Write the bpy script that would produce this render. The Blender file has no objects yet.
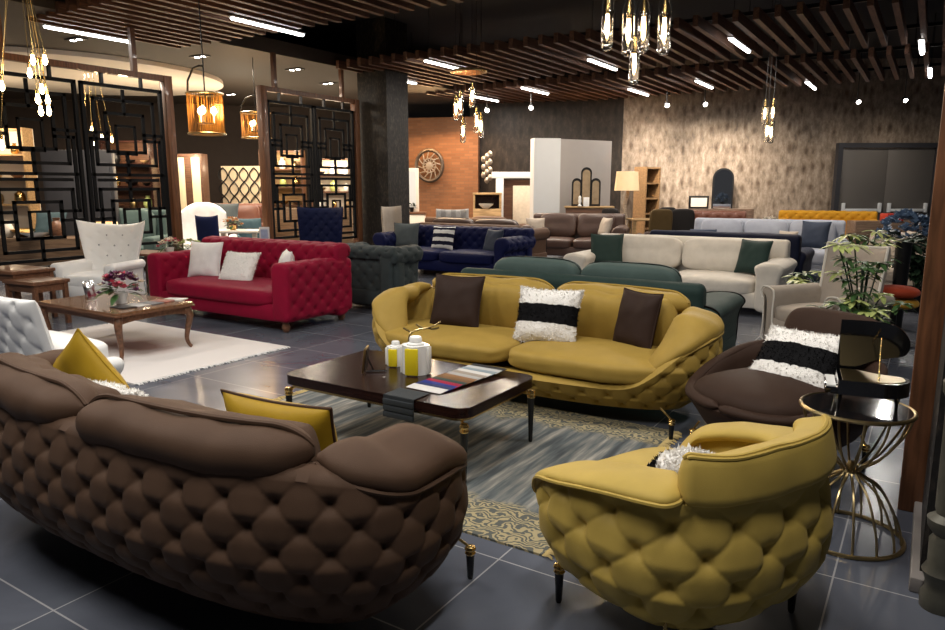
import bpy, bmesh, math, random
import numpy as np
from mathutils import Vector, noise
PI = math.pi
random.seed(7); np.random.seed(7)
S = bpy.context.scene
COL = S.collection
# ---------------------------------------------------------------- camera numbers (945 x 630 frame)
F = 714.0; H = 1.5; PITCH = math.atan(128 / F); YAW = math.radians(32.5)
cY, sY = math.cos(YAW), math.sin(YAW)
def at(u, f, z=.5):
    """ground position seen in picture column u, at forward distance f (metres)"""
    r = (u - 472.5) / F * (f * math.cos(PITCH) - (z - H) * math.sin(PITCH))
    return (r * cY - f * sY, r * sY + f * cY)
def hz(v, f):
    """height seen in picture row v at forward distance f"""
    a = math.atan((315 - v) / F) - PITCH
    return H + f * math.tan(a)
FACE = YAW   # rotation of a thing that faces the camera's way
# ---------------------------------------------------------------- materials
MATS = {}
def nodes_of(name):
    m = bpy.data.materials.new(name); m.use_nodes = True
    nt = m.node_tree; b = nt.nodes['Principled BSDF']
    return m, nt, b
def setin(b, **k):
    for n, v in k.items():
        n = n.replace('_', ' ')
        if n in b.inputs: b.inputs[n].default_value = v
def mat(name, col, rough=.5, metal=0, sheen=0, var=.12, scale=6, bump=0, bscale=200, coat=0, spec=.5, trans=0, emit=None, es=0):
    if name in MATS: return MATS[name]
    m, nt, b = nodes_of(name)
    setin(b, Base_Color=(*col, 1), Roughness=rough, Metallic=metal, Sheen_Weight=sheen, Sheen_Roughness=.45, Coat_Weight=coat, Coat_Roughness=.08, Specular_IOR_Level=spec, Transmission_Weight=trans)
    if sheen: b.inputs['Sheen Tint'].default_value = (*[min(1, c * 1.6 + .15) for c in col], 1)
    if emit: setin(b, Emission_Color=(*emit, 1), Emission_Strength=es)
    tc = nt.nodes.new('ShaderNodeTexCoord')
    if var:
        n = nt.nodes.new('ShaderNodeTexNoise'); n.inputs['Scale'].default_value = scale; n.inputs['Detail'].default_value = 5
        r = nt.nodes.new('ShaderNodeMixRGB'); r.blend_type = 'MIX'
        r.inputs[1].default_value = (*[c * (1 - var) for c in col], 1); r.inputs[2].default_value = (*[min(1, c * (1 + var)) for c in col], 1)
        nt.links.new(tc.outputs['Object'], n.inputs['Vector']); nt.links.new(n.outputs['Fac'], r.inputs[0]); nt.links.new(r.outputs[0], b.inputs['Base Color'])
    if bump:
        n = nt.nodes.new('ShaderNodeTexNoise'); n.inputs['Scale'].default_value = bscale; n.inputs['Detail'].default_value = 3
        bp = nt.nodes.new('ShaderNodeBump'); bp.inputs['Strength'].default_value = bump; bp.inputs['Distance'].default_value = .004
        nt.links.new(tc.outputs['Object'], n.inputs['Vector']); nt.links.new(n.outputs['Fac'], bp.inputs['Height']); nt.links.new(bp.outputs[0], b.inputs['Normal'])
    MATS[name] = m; return m
def velvet(name, col, sheen=.5, rough=.62): return mat(name, col, rough, sheen=sheen, var=.18, scale=9, bump=.25, bscale=420, spec=.13)
def wood(name, col, rough=.4, sc=(1, 12, 12), coat=.1, k=.45):
    if name in MATS: return MATS[name]
    m, nt, b = nodes_of(name); setin(b, Roughness=rough, Coat_Weight=coat, Specular_IOR_Level=.3)
    tc = nt.nodes.new('ShaderNodeTexCoord'); mp = nt.nodes.new('ShaderNodeMapping'); mp.inputs['Scale'].default_value = sc
    n = nt.nodes.new('ShaderNodeTexNoise'); n.inputs['Scale'].default_value = 3; n.inputs['Detail'].default_value = 8; n.inputs['Distortion'].default_value = .6
    r = nt.nodes.new('ShaderNodeValToRGB'); r.color_ramp.elements[0].position = .3; r.color_ramp.elements[1].position = .7
    r.color_ramp.elements[0].color = (*[c * (1 - k) for c in col], 1); r.color_ramp.elements[1].color = (*[c * (1 + k * .6) for c in col], 1)
    L = nt.links.new
    L(tc.outputs['Object'], mp.inputs[0]); L(mp.outputs[0], n.inputs['Vector']); L(n.outputs['Fac'], r.inputs[0]); L(r.outputs[0], b.inputs['Base Color'])
    MATS[name] = m; return m
def glow(name, col, s):
    if name in MATS: return MATS[name]
    m, nt, b = nodes_of(name); setin(b, Base_Color=(*col, 1), Emission_Color=(*col, 1), Emission_Strength=s); MATS[name] = m; return m
def bands(name, stops, axis=1, sheen=0, rough=.8, bump=.6, coord='Generated', bscale=160):
    """stripes along one axis; stops = [(pos, colour)] constant ramp"""
    m, nt, b = nodes_of(name); setin(b, Roughness=rough, Sheen_Weight=sheen, Specular_IOR_Level=.1)
    tc = nt.nodes.new('ShaderNodeTexCoord'); sp = nt.nodes.new('ShaderNodeSeparateXYZ'); r = nt.nodes.new('ShaderNodeValToRGB')
    r.color_ramp.interpolation = 'CONSTANT'
    e = r.color_ramp.elements
    e[0].position = stops[0][0]; e[0].color = (*stops[0][1], 1); e[1].position = stops[1][0]; e[1].color = (*stops[1][1], 1)
    for p, c in stops[2:]:
        q = e.new(p); q.color = (*c, 1)
    L = nt.links.new
    nz = nt.nodes.new('ShaderNodeTexNoise'); nz.inputs['Scale'].default_value = 14
    ad = nt.nodes.new('ShaderNodeMath'); ad.operation = 'MULTIPLY_ADD'; ad.inputs[1].default_value = .07
    L(tc.outputs['Generated'], sp.inputs[0]); L(tc.outputs['Object'], nz.inputs['Vector'])
    sb = nt.nodes.new('ShaderNodeMath'); sb.operation = 'SUBTRACT'; sb.inputs[1].default_value = .035
    L(nz.outputs['Fac'], ad.inputs[0]); L(sp.outputs[axis], ad.inputs[2]); L(ad.outputs[0], sb.inputs[0]); L(sb.outputs[0], r.inputs[0]); L(r.outputs[0], b.inputs['Base Color'])
    n = nt.nodes.new('ShaderNodeTexNoise'); n.inputs['Scale'].default_value = bscale
    bp = nt.nodes.new('ShaderNodeBump'); bp.inputs['Strength'].default_value = bump; bp.inputs['Distance'].default_value = .006
    L(tc.outputs['Object'], n.inputs['Vector']); L(n.outputs['Fac'], bp.inputs['Height']); L(bp.outputs[0], b.inputs['Normal'])
    return m
brown_v = velvet('brown_velvet', (.082, .047, .030), .04); dkbrown_v = velvet('dark_brown_velvet', (.030, .017, .013), .03); chair_br = velvet('lounge_brown', (.034, .018, .012), .0)
yel_v = velvet('mustard_velvet', (.34, .225, .05), .15, .5); yel_l = velvet('bright_mustard_velvet', (.45, .32, .075), .2, .48); yel_p = velvet('gold_satin', (.40, .25, .02), .15, .4)
red_v = velvet('crimson_velvet', (.23, .003, .026), .2); white_f = velvet('white_fabric', (.8, .78, .77), .2); white_l = mat('white_leather', (.8, .8, .8), .4, var=.04)
green_v = velvet('dark_green_velvet', (.022, .042, .038), .2); green_l = velvet('grey_green_velvet', (.07, .105, .098), .2); cream_f = velvet('cream_fabric', (.62, .585, .53), .2); cream_d = velvet('taupe_fabric', (.34, .295, .25), .3)
royal_v = velvet('royal_blue_velvet', (.003, .006, .045), .03); navy_v = velvet('navy_velvet', (.008, .011, .03), .12); navy_c = velvet('navy_cushion', (.03, .04, .065), .2)
ltblue = velvet('pale_blue_leather', (.30, .32, .38), .2); dkgrey_v = velvet('charcoal_velvet', (.04, .052, .055), .2); ltgrey = velvet('light_grey_fabric', (.26, .29, .3), .3)
leather_b = mat('brown_leather', (.06, .03, .021), .42, var=.25, scale=5); sofa_br = velvet('taupe_brown_fabric', (.085, .047, .03), .2); gold_v = velvet('amber_velvet', (.5, .24, .015), .3)
grey_c = velvet('grey_cushion', (.075, .09, .095), .3); beige_f = velvet('beige_fabric', (.36, .31, .26), .2)
brass = mat('brass', (.75, .52, .2), .22, 1, var=0); gold_d = mat('antique_gold', (.42, .32, .16), .3, 1, var=.1); black_g = mat('black_gloss', (.006, .006, .007), .08, var=0, coat=.5)
lattice_m = mat('lattice_black', (.005, .005, .006), .6, var=0, spec=.15); black_m = mat('black_metal', (.005, .005, .006), .4, .3, var=0); black_l = mat('black_leg', (.008, .008, .008), .25, var=0); chrome = mat('chrome', (.7, .7, .72), .15, 1, var=0)
walnut = wood('walnut', (.11, .052, .03)); dkwood = wood('dark_walnut', (.02, .008, .006), .22, coat=.0); slatwood = wood('slat_wood', (.12, .058, .036), .55, (12, 1, 12), 0)
postwood = wood('post_wood', (.15, .062, .028), .45, (12, 12, 1)); oak = wood('oak', (.42, .27, .13), .45); redwood = wood('red_brown_wood', (.16, .075, .042), .35)
white_p = mat('white_paint', (.62, .64, .66), .5, var=.03); cream_p = mat('cream_paint', (.75, .68, .58), .5, var=.05); white_c = mat('white_ceramic', (.82, .82, .8), .2, var=0); yel_c = mat('yellow_ceramic', (.75, .6, .02), .25, var=.04)
leaf_g = mat('leaf_green', (.045, .10, .03), .4, var=.4, scale=20); leaf_y = mat('leaf_variegated', (.42, .48, .16), .4, var=.5, scale=40); leaf_d = mat('leaf_dark', (.02, .045, .025), .45, var=.4, scale=20)
blue_fl = mat('blue_petals', (.17, .25, .38), .6, var=.5, scale=30); pink_fl = mat('pink_petals', (.55, .08, .13), .6, var=.5, scale=30); white_fl = mat('cream_petals', (.75, .66, .55), .6, var=.15); purple_fl = mat('purple_petals', (.14, .03, .1), .6, var=.4, scale=30)
mirror_m = mat('mirror_glass', (.75, .75, .75), .03, 1, var=0); glass = mat('clear_glass', (.95, .95, .95), .03, trans=1, var=0); paper = mat('paper', (.8, .8, .8), .6, var=.03)
led_m = glow('led_white', (1, .97, .93), 14); bulb_m = glow('bulb_warm', (1, .72, .35), 30); spot_m = glow('spot_white', (1, .93, .85), 14)
fur_w = mat('white_fur', (.82, .80, .77), .9, sheen=.4, var=.08, scale=60)
# ---------------------------------------------------------------- mesh building
class MB:
    def __init__(self): self.v = []; self.f = []
    def add(self, V, Fc, M=None):
        o = len(self.v)
        self.v += [tuple(p) for p in V]; self.f += [tuple(i + o for i in q) for q in Fc]; return self
    def build(self, name, m, parent=None, loc=None, rot=None, sharp=42):
        me = bpy.data.meshes.new(name); me.from_pydata(self.v, [], self.f); me.validate()
        bm = bmesh.new(); bm.from_mesh(me); bmesh.ops.recalc_face_normals(bm, faces=bm.faces); bm.to_mesh(me); bm.free()
        me.polygons.foreach_set('use_smooth', [True] * len(me.polygons)); me.set_sharp_from_angle(angle=math.radians(sharp))
        me.materials.append(m)
        o = bpy.data.objects.new(name, me); COL.objects.link(o)
        if parent: o.parent = parent
        if loc: o.location = loc
        if rot: o.rotation_euler = rot
        return o
def tf(V, loc=(0, 0, 0), rx=0, ry=0, rz=0):
    V = np.asarray(V, float)
    for ax, a in ((0, rx), (1, ry), (2, rz)):
        if a:
            c, s = math.cos(a), math.sin(a); i, j = ((1, 2), (2, 0), (0, 1))[ax]
            W = V.copy(); W[:, i] = V[:, i] * c - V[:, j] * s; W[:, j] = V[:, i] * s + V[:, j] * c; V = W
    return V + np.asarray(loc, float)
def box(cx, cy, cz, sx, sy, sz, r=0, seg=2):
    bm = bmesh.new(); bmesh.ops.create_cube(bm, size=1)
    for v in bm.verts: v.co = Vector((v.co.x * sx, v.co.y * sy, v.co.z * sz))
    if r: bmesh.ops.bevel(bm, geom=bm.edges[:], offset=min(r, .49 * min(sx, sy, sz)), segments=seg, profile=.5, affect='EDGES')
    bm.verts.index_update()
    V = [(v.co.x + cx, v.co.y + cy, v.co.z + cz) for v in bm.verts]; Fc = [[v.index for v in f.verts] for f in bm.faces]; bm.free()
    return V, Fc
def tube(P, r, seg=8, closed=False, cap=True):
    P = [Vector(p) for p in P]; n = len(P); V = []; Fc = []
    R = r if hasattr(r, '__len__') else [r] * n
    up = None
    for i, p in enumerate(P):
        if closed: t = P[(i + 1) % n] - P[i - 1]
        else: t = P[min(i + 1, n - 1)] - P[max(i - 1, 0)]
        if t.length < 1e-9: t = Vector((0, 0, 1))
        t.normalize()
        if up is None:
            up = Vector((0, 0, 1)) if abs(t.z) < .9 else Vector((1, 0, 0))
        a = up - t * up.dot(t)
        if a.length < 1e-6: a = Vector((1, 0, 0)) - t * t.x
        a.normalize(); up = a; b = t.cross(a)
        for k in range(seg):
            w = 2 * PI * k / seg; V.append(p + (a * math.cos(w) + b * math.sin(w)) * R[i])
    for i in range(n if closed else n - 1):
        j = (i + 1) % n
        for k in range(seg): Fc.append((i * seg + k, i * seg + (k + 1) % seg, j * seg + (k + 1) % seg, j * seg + k))
    if not closed and cap: Fc.append(tuple(range(seg))); Fc.append(tuple(range((n - 1) * seg, n * seg)))
    return V, Fc
def lathe(prof, seg=20, c=(0, 0, 0)):
    V = []; Fc = []; n = len(prof)
    for r, z in prof:
        for k in range(seg): V.append((c[0] + r * math.cos(2 * PI * k / seg), c[1] + r * math.sin(2 * PI * k / seg), c[2] + z))
    for i in range(n - 1):
        for k in range(seg): Fc.append((i * seg + k, i * seg + (k + 1) % seg, (i + 1) * seg + (k + 1) % seg, (i + 1) * seg + k))
    Fc.append(tuple(range(seg))); Fc.append(tuple(range((n - 1) * seg, n * seg)))
    return V, Fc
def prism(poly, z0, z1):
    n = len(poly); V = [(x, y, z0) for x, y in poly] + [(x, y, z1) for x, y in poly]
    Fc = [tuple(range(n)), tuple(range(n, 2 * n))] + [(i, (i + 1) % n, n + (i + 1) % n, n + i) for i in range(n)]
    return V, Fc
def wob(p, a, s): return a * noise.noise(Vector((p[0] * s, p[1] * s, p[2] * s)))
def puff(sx, sy, sz, k=5, pf=.25, n=10, dents=(), wr=.004, dd=.03, bot=.3):
    """stuffed rounded box cushion centred on 0; dents = [(u,v)] buttons on the top"""
    idx = {}; V = []; Fc = []
    def vid(i, j, l):
        if (i, j, l) in idx: return idx[(i, j, l)]
        p = np.array((i, j, l), float) / n * 2 - 1
        q = np.sin(p * PI / 2 * .98)
        q = q / (np.sum(np.abs(q) ** k) ** (1 / k) + 1e-9)
        x, y, z = q; ed = max(0, 1 - x * x) * max(0, 1 - y * y)
        zz = z * sz / 2 * (1 + pf * ed * (1 if z > 0 else bot))
        if z > .3:
            for (a, b) in dents: zz -= dd * math.exp(-(((x - a) * sx) ** 2 + ((y - b) * sy) ** 2) / .012) 
        w = [x * sx / 2, y * sy / 2, zz]
        s = 1 + wob((x * 2 + sx, y * 2, z * 2), wr * 4, 2.3)
        idx[(i, j, l)] = len(V); V.append((w[0] * s, w[1] * s, w[2] * s)); return idx[(i, j, l)]
    R = range(n)
    for a in R:
        for b in R:
            for l in (0, n):
                Fc.append((vid(a, b, l), vid(a + 1, b, l), vid(a + 1, b + 1, l), vid(a, b + 1, l)))
                Fc.append((vid(a, l, b), vid(a + 1, l, b), vid(a + 1, l, b + 1), vid(a, l, b + 1)))
                Fc.append((vid(l, a, b), vid(l, a + 1, b), vid(l, a + 1, b + 1), vid(l, a, b + 1)))
    return np.array(V), Fc
def pillow_mesh(w, h, t, n=18, fuzz=0):
    V = []; Fc = []; rim = []
    for sgn in (1, -1):
        for i in range(n + 1):
            for j in range(n + 1):
                u = math.sin((i / n * 2 - 1) * PI / 2); v = math.sin((j / n * 2 - 1) * PI / 2)
                x = u * w / 2 * (1 - .07 * (1 - v * v)); y = v * h / 2 * (1 - .07 * (1 - u * u))
                z = sgn * t / 2 * (max(0, 1 - u ** 4) * max(0, 1 - v ** 4)) ** .6
                k = 1 + wob((u * 1.5 + w * 9, v * 1.5, sgn), .18, 1.6)
                q = [x, y, z * k]
                if fuzz: q = [c + random.uniform(-fuzz, fuzz) for c in q]
                V.append(q)
    m = (n + 1) ** 2; I = lambda s, i, j: s * m + i * (n + 1) + j
    for s in (0, 1):
        for i in range(n):
            for j in range(n): Fc.append((I(s, i, j), I(s, i + 1, j), I(s, i + 1, j + 1), I(s, i, j + 1)))
    b = [(i, 0) for i in range(n)] + [(n, j) for j in range(n)] + [(i, n) for i in range(n, 0, -1)] + [(0, j) for j in range(n, 0, -1)]
    for q in range(len(b)):
        a, c = b[q], b[(q + 1) % len(b)]
        Fc.append((I(0, *a), I(0, *c), I(1, *c), I(1, *a)))
    rim = [tuple((np.array(V[I(0, *a)]) + np.array(V[I(1, *a)])) / 2) for a in b]
    return V, Fc, rim
def tag(o, label, cat, group=None, kind=None):
    o['label'] = label; o['category'] = cat
    if group: o['group'] = group
    if kind: o['kind'] = kind
    return o
def thing(name, label, cat, loc=(0, 0, 0), rz=0, group=None, rot=None):
    o = bpy.data.objects.new(name, None); COL.objects.link(o); o.empty_display_size = .1
    o.location = loc if len(loc) == 3 else (loc[0], loc[1], 0); o.rotation_euler = rot if rot else (0, 0, rz)
    return tag(o, label, cat, group)
def struct(name, mb, m): 
    o = mb.build(name, m); o['kind'] = 'structure'; return o
def one(name, label, cat, mb, m, loc=(0, 0, 0), rz=0, group=None, rot=None):
    o = mb.build(name, m, None, loc if len(loc) == 3 else (*loc, 0), rot if rot else (0, 0, rz)); return tag(o, label, cat, group)
def tuft(s, z, ca, cb):
    p = (s / ca + z / cb) / 2; q = (s / ca - z / cb) / 2
    ridge = (np.abs(np.sin(PI * p)) * np.abs(np.sin(PI * q))) ** .38
    dp = (p - np.round(p)); dq = (q - np.round(q)); x = (dp + dq) * ca; y = (dp - dq) * cb
    rr2 = (x * x + y * y) ** .5 / ca; hole = 1 - np.exp(-(rr2 / .25) ** 1.6); dome = np.clip(rr2, 0, 1) ** 2
    crease = 1 - np.exp(-(np.minimum(np.abs(dp), np.abs(dq)) / .05))
    return .13 * crease + .82 * hole + .10 * ridge - 1
def resample(P, n, closed=True):
    P = np.asarray(P, float); Q = np.vstack([P, P[:1]]) if closed else P
    d = np.r_[0, np.cumsum(np.linalg.norm(np.diff(Q, axis=0), axis=1))]
    t = np.linspace(0, d[-1], n + 1)[:-1] if closed else np.linspace(0, d[-1], n)
    return np.stack([np.interp(t, d, Q[:, i]) for i in range(Q.shape[1])], 1), d[-1]
def smooth_closed(C, k=8):
    C = np.asarray(C, float); n = len(C); out = []
    for i in range(n):
        a, b, c, d = C[i - 1], C[i], C[(i + 1) % n], C[(i + 2) % n]
        for j in range(k):
            t = j / k
            out.append(.5 * (2 * b + (c - a) * t + (2 * a - 5 * b + 4 * c - d) * t * t + (3 * b - a - 3 * c + d) * t ** 3))
    return np.array(out)
def smooth_open(C, k=8):
    C = np.asarray(C, float); n = len(C); out = []
    for i in range(n - 1):
        a, b, c, d = C[max(i - 1, 0)], C[i], C[i + 1], C[min(i + 2, n - 1)]
        for j in range(k):
            t = j / k
            out.append(.5 * (2 * b + (c - a) * t + (2 * a - 5 * b + 4 * c - d) * t * t + (3 * b - a - 3 * c + d) * t ** 3))
    out.append(C[-1]); return np.array(out)
def tslab(prof, L, axis='x', ca=.1, cb=.09, amp=0, dn=.014, endr=.05, wr=.004):
    """closed profile (p,q=z) swept along an axis, rounded ends, optional diamond tufting"""
    prof = np.asarray(prof, float)
    per = np.sum(np.linalg.norm(np.diff(np.vstack([prof, prof[:1]]), axis=0), axis=1))
    N = max(24, int(per / dn)); P, per = resample(prof, N)
    if amp: cb = per / (2 * max(1, round(per / (2 * cb))))
    area = np.sum(P[:, 0] * np.roll(P[:, 1], -1) - np.roll(P[:, 0], -1) * P[:, 1])
    T = np.roll(P, -1, 0) - np.roll(P, 1, 0); Nn = np.stack([T[:, 1], -T[:, 0]], 1) * (1 if area > 0 else -1)
    Nn /= np.linalg.norm(Nn, axis=1)[:, None] + 1e-9
    M = max(6, int(L / dn)) if amp else max(6, int(L / .04))
    core = np.linspace(-L / 2 + endr, L / 2 - endr, M)
    xs = [(-L / 2 + endr * (1 - math.sin(a)), endr * (1 - math.cos(a))) for a in np.linspace(PI / 2 - .001, 0, 5)][::-1]
    xs = [(-L / 2 + endr - endr * math.sin(a), endr * (1 - math.cos(a))) for a in np.linspace(PI / 2, .25, 5)] + [(x, 0) for x in core] + [(L / 2 - endr + endr * math.sin(a), endr * (1 - math.cos(a))) for a in np.linspace(.25, PI / 2, 5)]
    ss = np.arange(N) * per / N; V = []; Fc = []
    for x, ins in xs:
        d = np.zeros(N) - ins
        if amp: d = d + amp * tuft(np.full(N, x), ss, ca, cb) * (1 if ins == 0 else .3)
        Q = P + Nn * d[:, None]
        for (p, z) in Q:
            w = wob((x * 1.3 + 5, p * 3, z * 3), wr, 3)
            V.append((x, p + w, z + w) if axis == 'x' else (p + w, x, z + w))
    R = len(xs)
    for i in range(R - 1):
        for k in range(N): Fc.append((i * N + k, i * N + (k + 1) % N, (i + 1) * N + (k + 1) % N, (i + 1) * N + k))
    Fc.append(tuple(range(N))); Fc.append(tuple(range((R - 1) * N, R * N)))
    return np.array(V), Fc
# ---------------------------------------------------------------- throw pillows
def pillow(label, m, loc, rot, w=.45, h=.45, t=.16, pipe=None, group=None, fur=False, name='throw_pillow'):
    """pillow face lies in local XY; rot is euler of the face"""
    V, Fc, rim = pillow_mesh(w, h, t, fuzz=.006 if fur else 0)
    root = one(name, label, 'pillow', MB().add(V, Fc), m, loc, rot=rot, group=group)
    if fur:
        b = MB(); A = np.array(V)
        for q in Fc:
            c = A[list(q)].mean(0); a1 = A[q[1]] - A[q[0]]; a2 = A[q[2]] - A[q[0]]; nn = np.cross(a1, a2); ln = np.linalg.norm(nn)
            if ln < 1e-9: continue
            nn = nn / ln
            if nn @ c < 0: nn = -nn
            for k in range(9):
                r1, r2 = random.random(), random.random()
                p = A[q[0]] + a1 * r1 + (A[q[3]] - A[q[0]]) * r2 if len(q) > 3 else c
                dr = nn + np.random.normal(0, .45, 3); tip = p + dr * random.uniform(.005, .012); sd = np.random.normal(0, .0025, 3)
                b.add([p - sd, p + sd, tip], [(0, 1, 2)])
        b.build('fur_pile', m, root)['kind'] = 'stuff'
    elif pipe:
        V2, F2 = tube(rim, .006, 6, True); MB().add(V2, F2).build('piping', pipe, root)
    return root
def stand(facing, lean): 
    """euler for a pillow standing up, face normal turned to 'facing' (rot like a sofa) leaning back by lean"""
    return (PI / 2 - lean, 0, facing)
# ---------------------------------------------------------------- the tub family (rounded, tufted shells)
def superpath(a, b, n, N):
    t = np.linspace(-PI / 2, 1.5 * PI, 6000); c, s = np.cos(t), np.sin(t)
    P = np.stack([a * np.sign(c) * np.abs(c) ** (2 / n), b * np.sign(s) * np.abs(s) ** (2 / n)], 1)
    P, L = resample(P[:-1], N)
    T = np.roll(P, -1, 0) - np.roll(P, 1, 0); Nn = np.stack([T[:, 1], -T[:, 0]], 1); Nn /= np.linalg.norm(Nn, axis=1)[:, None]
    return P, Nn, L
def smst(x, a, b):
    t = np.clip((x - a) / (b - a), 0, 1); return t * t * (3 - 2 * t)
def tub_shell(P, Nn, L, rim, zb, ins, ca, cb, amp, th=.11, K=44, zmax=.75, inner=.25):
    N = len(P); s = np.arange(N) * L / N
    if amp: ca = L / (2 * round(L / (2 * ca)))
    V = []; Fc = []
    xs, ys = zip(*ins)
    rings = []
    for j in range(K + 1):
        t = j / K; z = zb + (rim - zb) * t
        k = np.interp((z - zb) / (zmax - zb), xs, ys)
        d = -k
        if amp:
            msk = np.clip((rim - z) / .05, 0, 1) * np.clip((z - zb) / .03, 0, 1)
            d = d + amp * tuft(s, z, ca, cb) * msk
        rings.append(np.column_stack([P + Nn * d[:, None], z]))
    kt = np.interp((rim - zb) / (zmax - zb), xs, ys)
    for o, dz in ((.025, .022), (.06, .03), (th, .02), (th + .02, -.03)):
        rings.append(np.column_stack([P - Nn * (kt + o)[:, None], rim + dz]))
    rings.append(np.column_stack([P - Nn * (kt + th + .05)[:, None], np.minimum(rim - .04, inner)]))
    for r in rings: V += [tuple(q) for q in r]
    R = len(rings)
    for i in range(R - 1):
        for k in range(N): Fc.append((i * N + k, i * N + (k + 1) % N, (i + 1) * N + (k + 1) % N, (i + 1) * N + k))
    Fc.append(tuple(range(N))); Fc.append(tuple(range((R - 1) * N, R * N)))
    return V, Fc
def rim_roll(P, Nn, zc, i0, i1, inset, rw, rh, tilt, taper=.3, k=2.6, seg=22, step=3, wr=.012, flat=0):
    """cushion swept along a stretch of the plan path; returns mesh and its outer and inner seam lines"""
    n = len(P); idx = list(range(i0, i1 + 1, step)); m = len(idx); V = []; Fc = []; so = []; si = []; st = []
    for a, i in enumerate(idx):
        i = i % n; u = a / (m - 1); g = max(.02, min(1, (min(u, 1 - u) / taper))) ; g = math.sin(g * PI / 2) ** .6
        ri = inset[i] if hasattr(inset, '__len__') else inset
        w = (rw[i] if hasattr(rw, '__len__') else rw) * g; hh = (rh[i] if hasattr(rh, '__len__') else rh) * (g * .9 + .1)
        c = np.array([*(P[i] - Nn[i] * ri), zc[i]]); o = np.array([*Nn[i], 0]); up = np.array([0, 0, 1.])
        ti = tilt[i] if hasattr(tilt, '__len__') else tilt
        A = o * math.cos(ti) - up * math.sin(ti); B = o * math.sin(ti) + up * math.cos(ti)
        for q in range(seg):
            t = 2 * PI * q / seg; cx, cz = math.cos(t), math.sin(t)
            p = c + A * (w * np.sign(cx) * abs(cx) ** (2 / k)) + B * (hh * np.sign(cz) * abs(cz) ** (2 / k))
            p = p + (A * cx + B * cz) * wob((p[0], p[1], p[2]), wr, 7) 
            V.append(p)
        so.append(c + A * w * 1.01 - B * hh * flat); si.append(c - A * w * 1.01); st.append(c + B * hh * 1.07)
    for i in range(m - 1):
        for q in range(seg): Fc.append((i * seg + q, i * seg + (q + 1) % seg, (i + 1) * seg + (q + 1) % seg, (i + 1) * seg + q))
    Fc.append(tuple(range(seg))); Fc.append(tuple(range((m - 1) * seg, m * seg)))
    return (V, Fc), so, si, st
def tapered_leg(root, x, y, zt, m=black_l, top=.02):
    """black tapered leg with a brass collar, and a brass strut up to the shell"""
    g = MB().add(*lathe([(.009, 0), (.012, .01), (.017, zt - .035), (.017, zt - .03)], 14, (x, y, 0))).build('leg', m, root)
    MB().add(*lathe([(.018, zt - .032), (.022, zt - .026), (.018, zt - .018), (.023, zt - .008), (.019, zt), (.006, zt + .004)], 14, (x, y, 0))).build('collar', brass, g)
    l = math.hypot(x, y); MB().add(*tube([(x, y, zt - .004), (x * .93, y * .93, zt + .05)], .006, 8)).build('strut', brass, g)
def tub_sofa(label, m, m_c, loc, rz, W=2.68, D=1.10, group=None, seed=0):
    root = thing('tufted_sofa', label, 'sofa', loc, rz, group)
    a, b = W / 2, D / 2; N = 960; P, Nn, L = superpath(a, b, 2.7, N)
    ax, fy = np.abs(P[:, 0]) / a, P[:, 1] / b
    front = (P[:, 1] < 0)
    rise = smst(ax, .66, .97)
    rim = np.where(front, .265 + .285 * rise + .065 * smst(fy, -.75, 0) * rise, 0)
    rim = np.where(front, rim, .59 + .08 * smst(fy, 0, .9)); rim = np.convolve(np.r_[rim[-18:], rim, rim[:18]], np.ones(37) / 37, 'valid')
    ins = [(0, .19), (.12, .10), (.3, .025), (.45, .0), (.7, .014), (1, .075)]
    MB().add(*tub_shell(P, Nn, L, rim, .115, ins, .088, .074, .036, K=76)).build('tufted_shell', m, root)
    # arm pillows draped over the rim, both ends
    fr = lambda ang: int(ang * N) % N
    def frac(x, y): return int(np.argmin((P[:, 0] - x) ** 2 + (P[:, 1] - y) ** 2))
    i0, i1 = frac(a * .72, -b * .97), frac(a * .90, b * .90)
    for j0, j1 in ((i0, i1), (N - i1, N - i0)):
        sm, so, si, st = rim_roll(P, Nn, rim + .035, j0, j1, .145, .14, .068, .24, .32, 2.4, wr=.016, flat=.25)
        c = MB().add(*sm).build('arm_pillow', m_c, root)
        MB().add(*tube(so, .008, 6)).build('piping', m, c)
    # two back cushions, bulging over the back rim
    k0, km, k1 = frac(a * .89, b * .91), frac(0, b), frac(-a * .89, b * .91)
    for j0, j1 in ((k0, km - 2), (km + 2, k1)):
        sm, so, si, st = rim_roll(P, Nn, np.full(N, .715), j0, j1, .15, .12, .078, .12, .16, 2.4, wr=.012)
        c = MB().add(*sm).build('back_cushion', m_c, root)
        MB().add(*tube(st, .009, 6)).build('piping', m, c)
        sm, so, si, st = rim_roll(P, Nn, np.full(N, .55), j0, j1, .24, .10, .21, -.2, .12, 2.8, wr=.016)
        MB().add(*sm).build('lumbar_cushion', m_c, root)
    for sx in (-1, 1):
        V, Fc = puff(a * .98 - .1, D - .36, .15, 5, .25, 14); V = tf(V)
        V[:, 2] += .362; V[:, 0] += sx * (a * .485 - .04); V[:, 1] += -.10 
        r = np.clip(np.abs(V[:, 0]) / a - .55, 0, 1); V[:, 1] += np.where(V[:, 1] < -.2, r * .32, 0)
        c = MB().add(V, Fc).build('seat_cushion', m_c, root)
    for sx in (-1, 1):
        for sy in (-1, 1): tapered_leg(root, sx * (a - .16), sy * (b - .13), .135)
    return root
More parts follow.
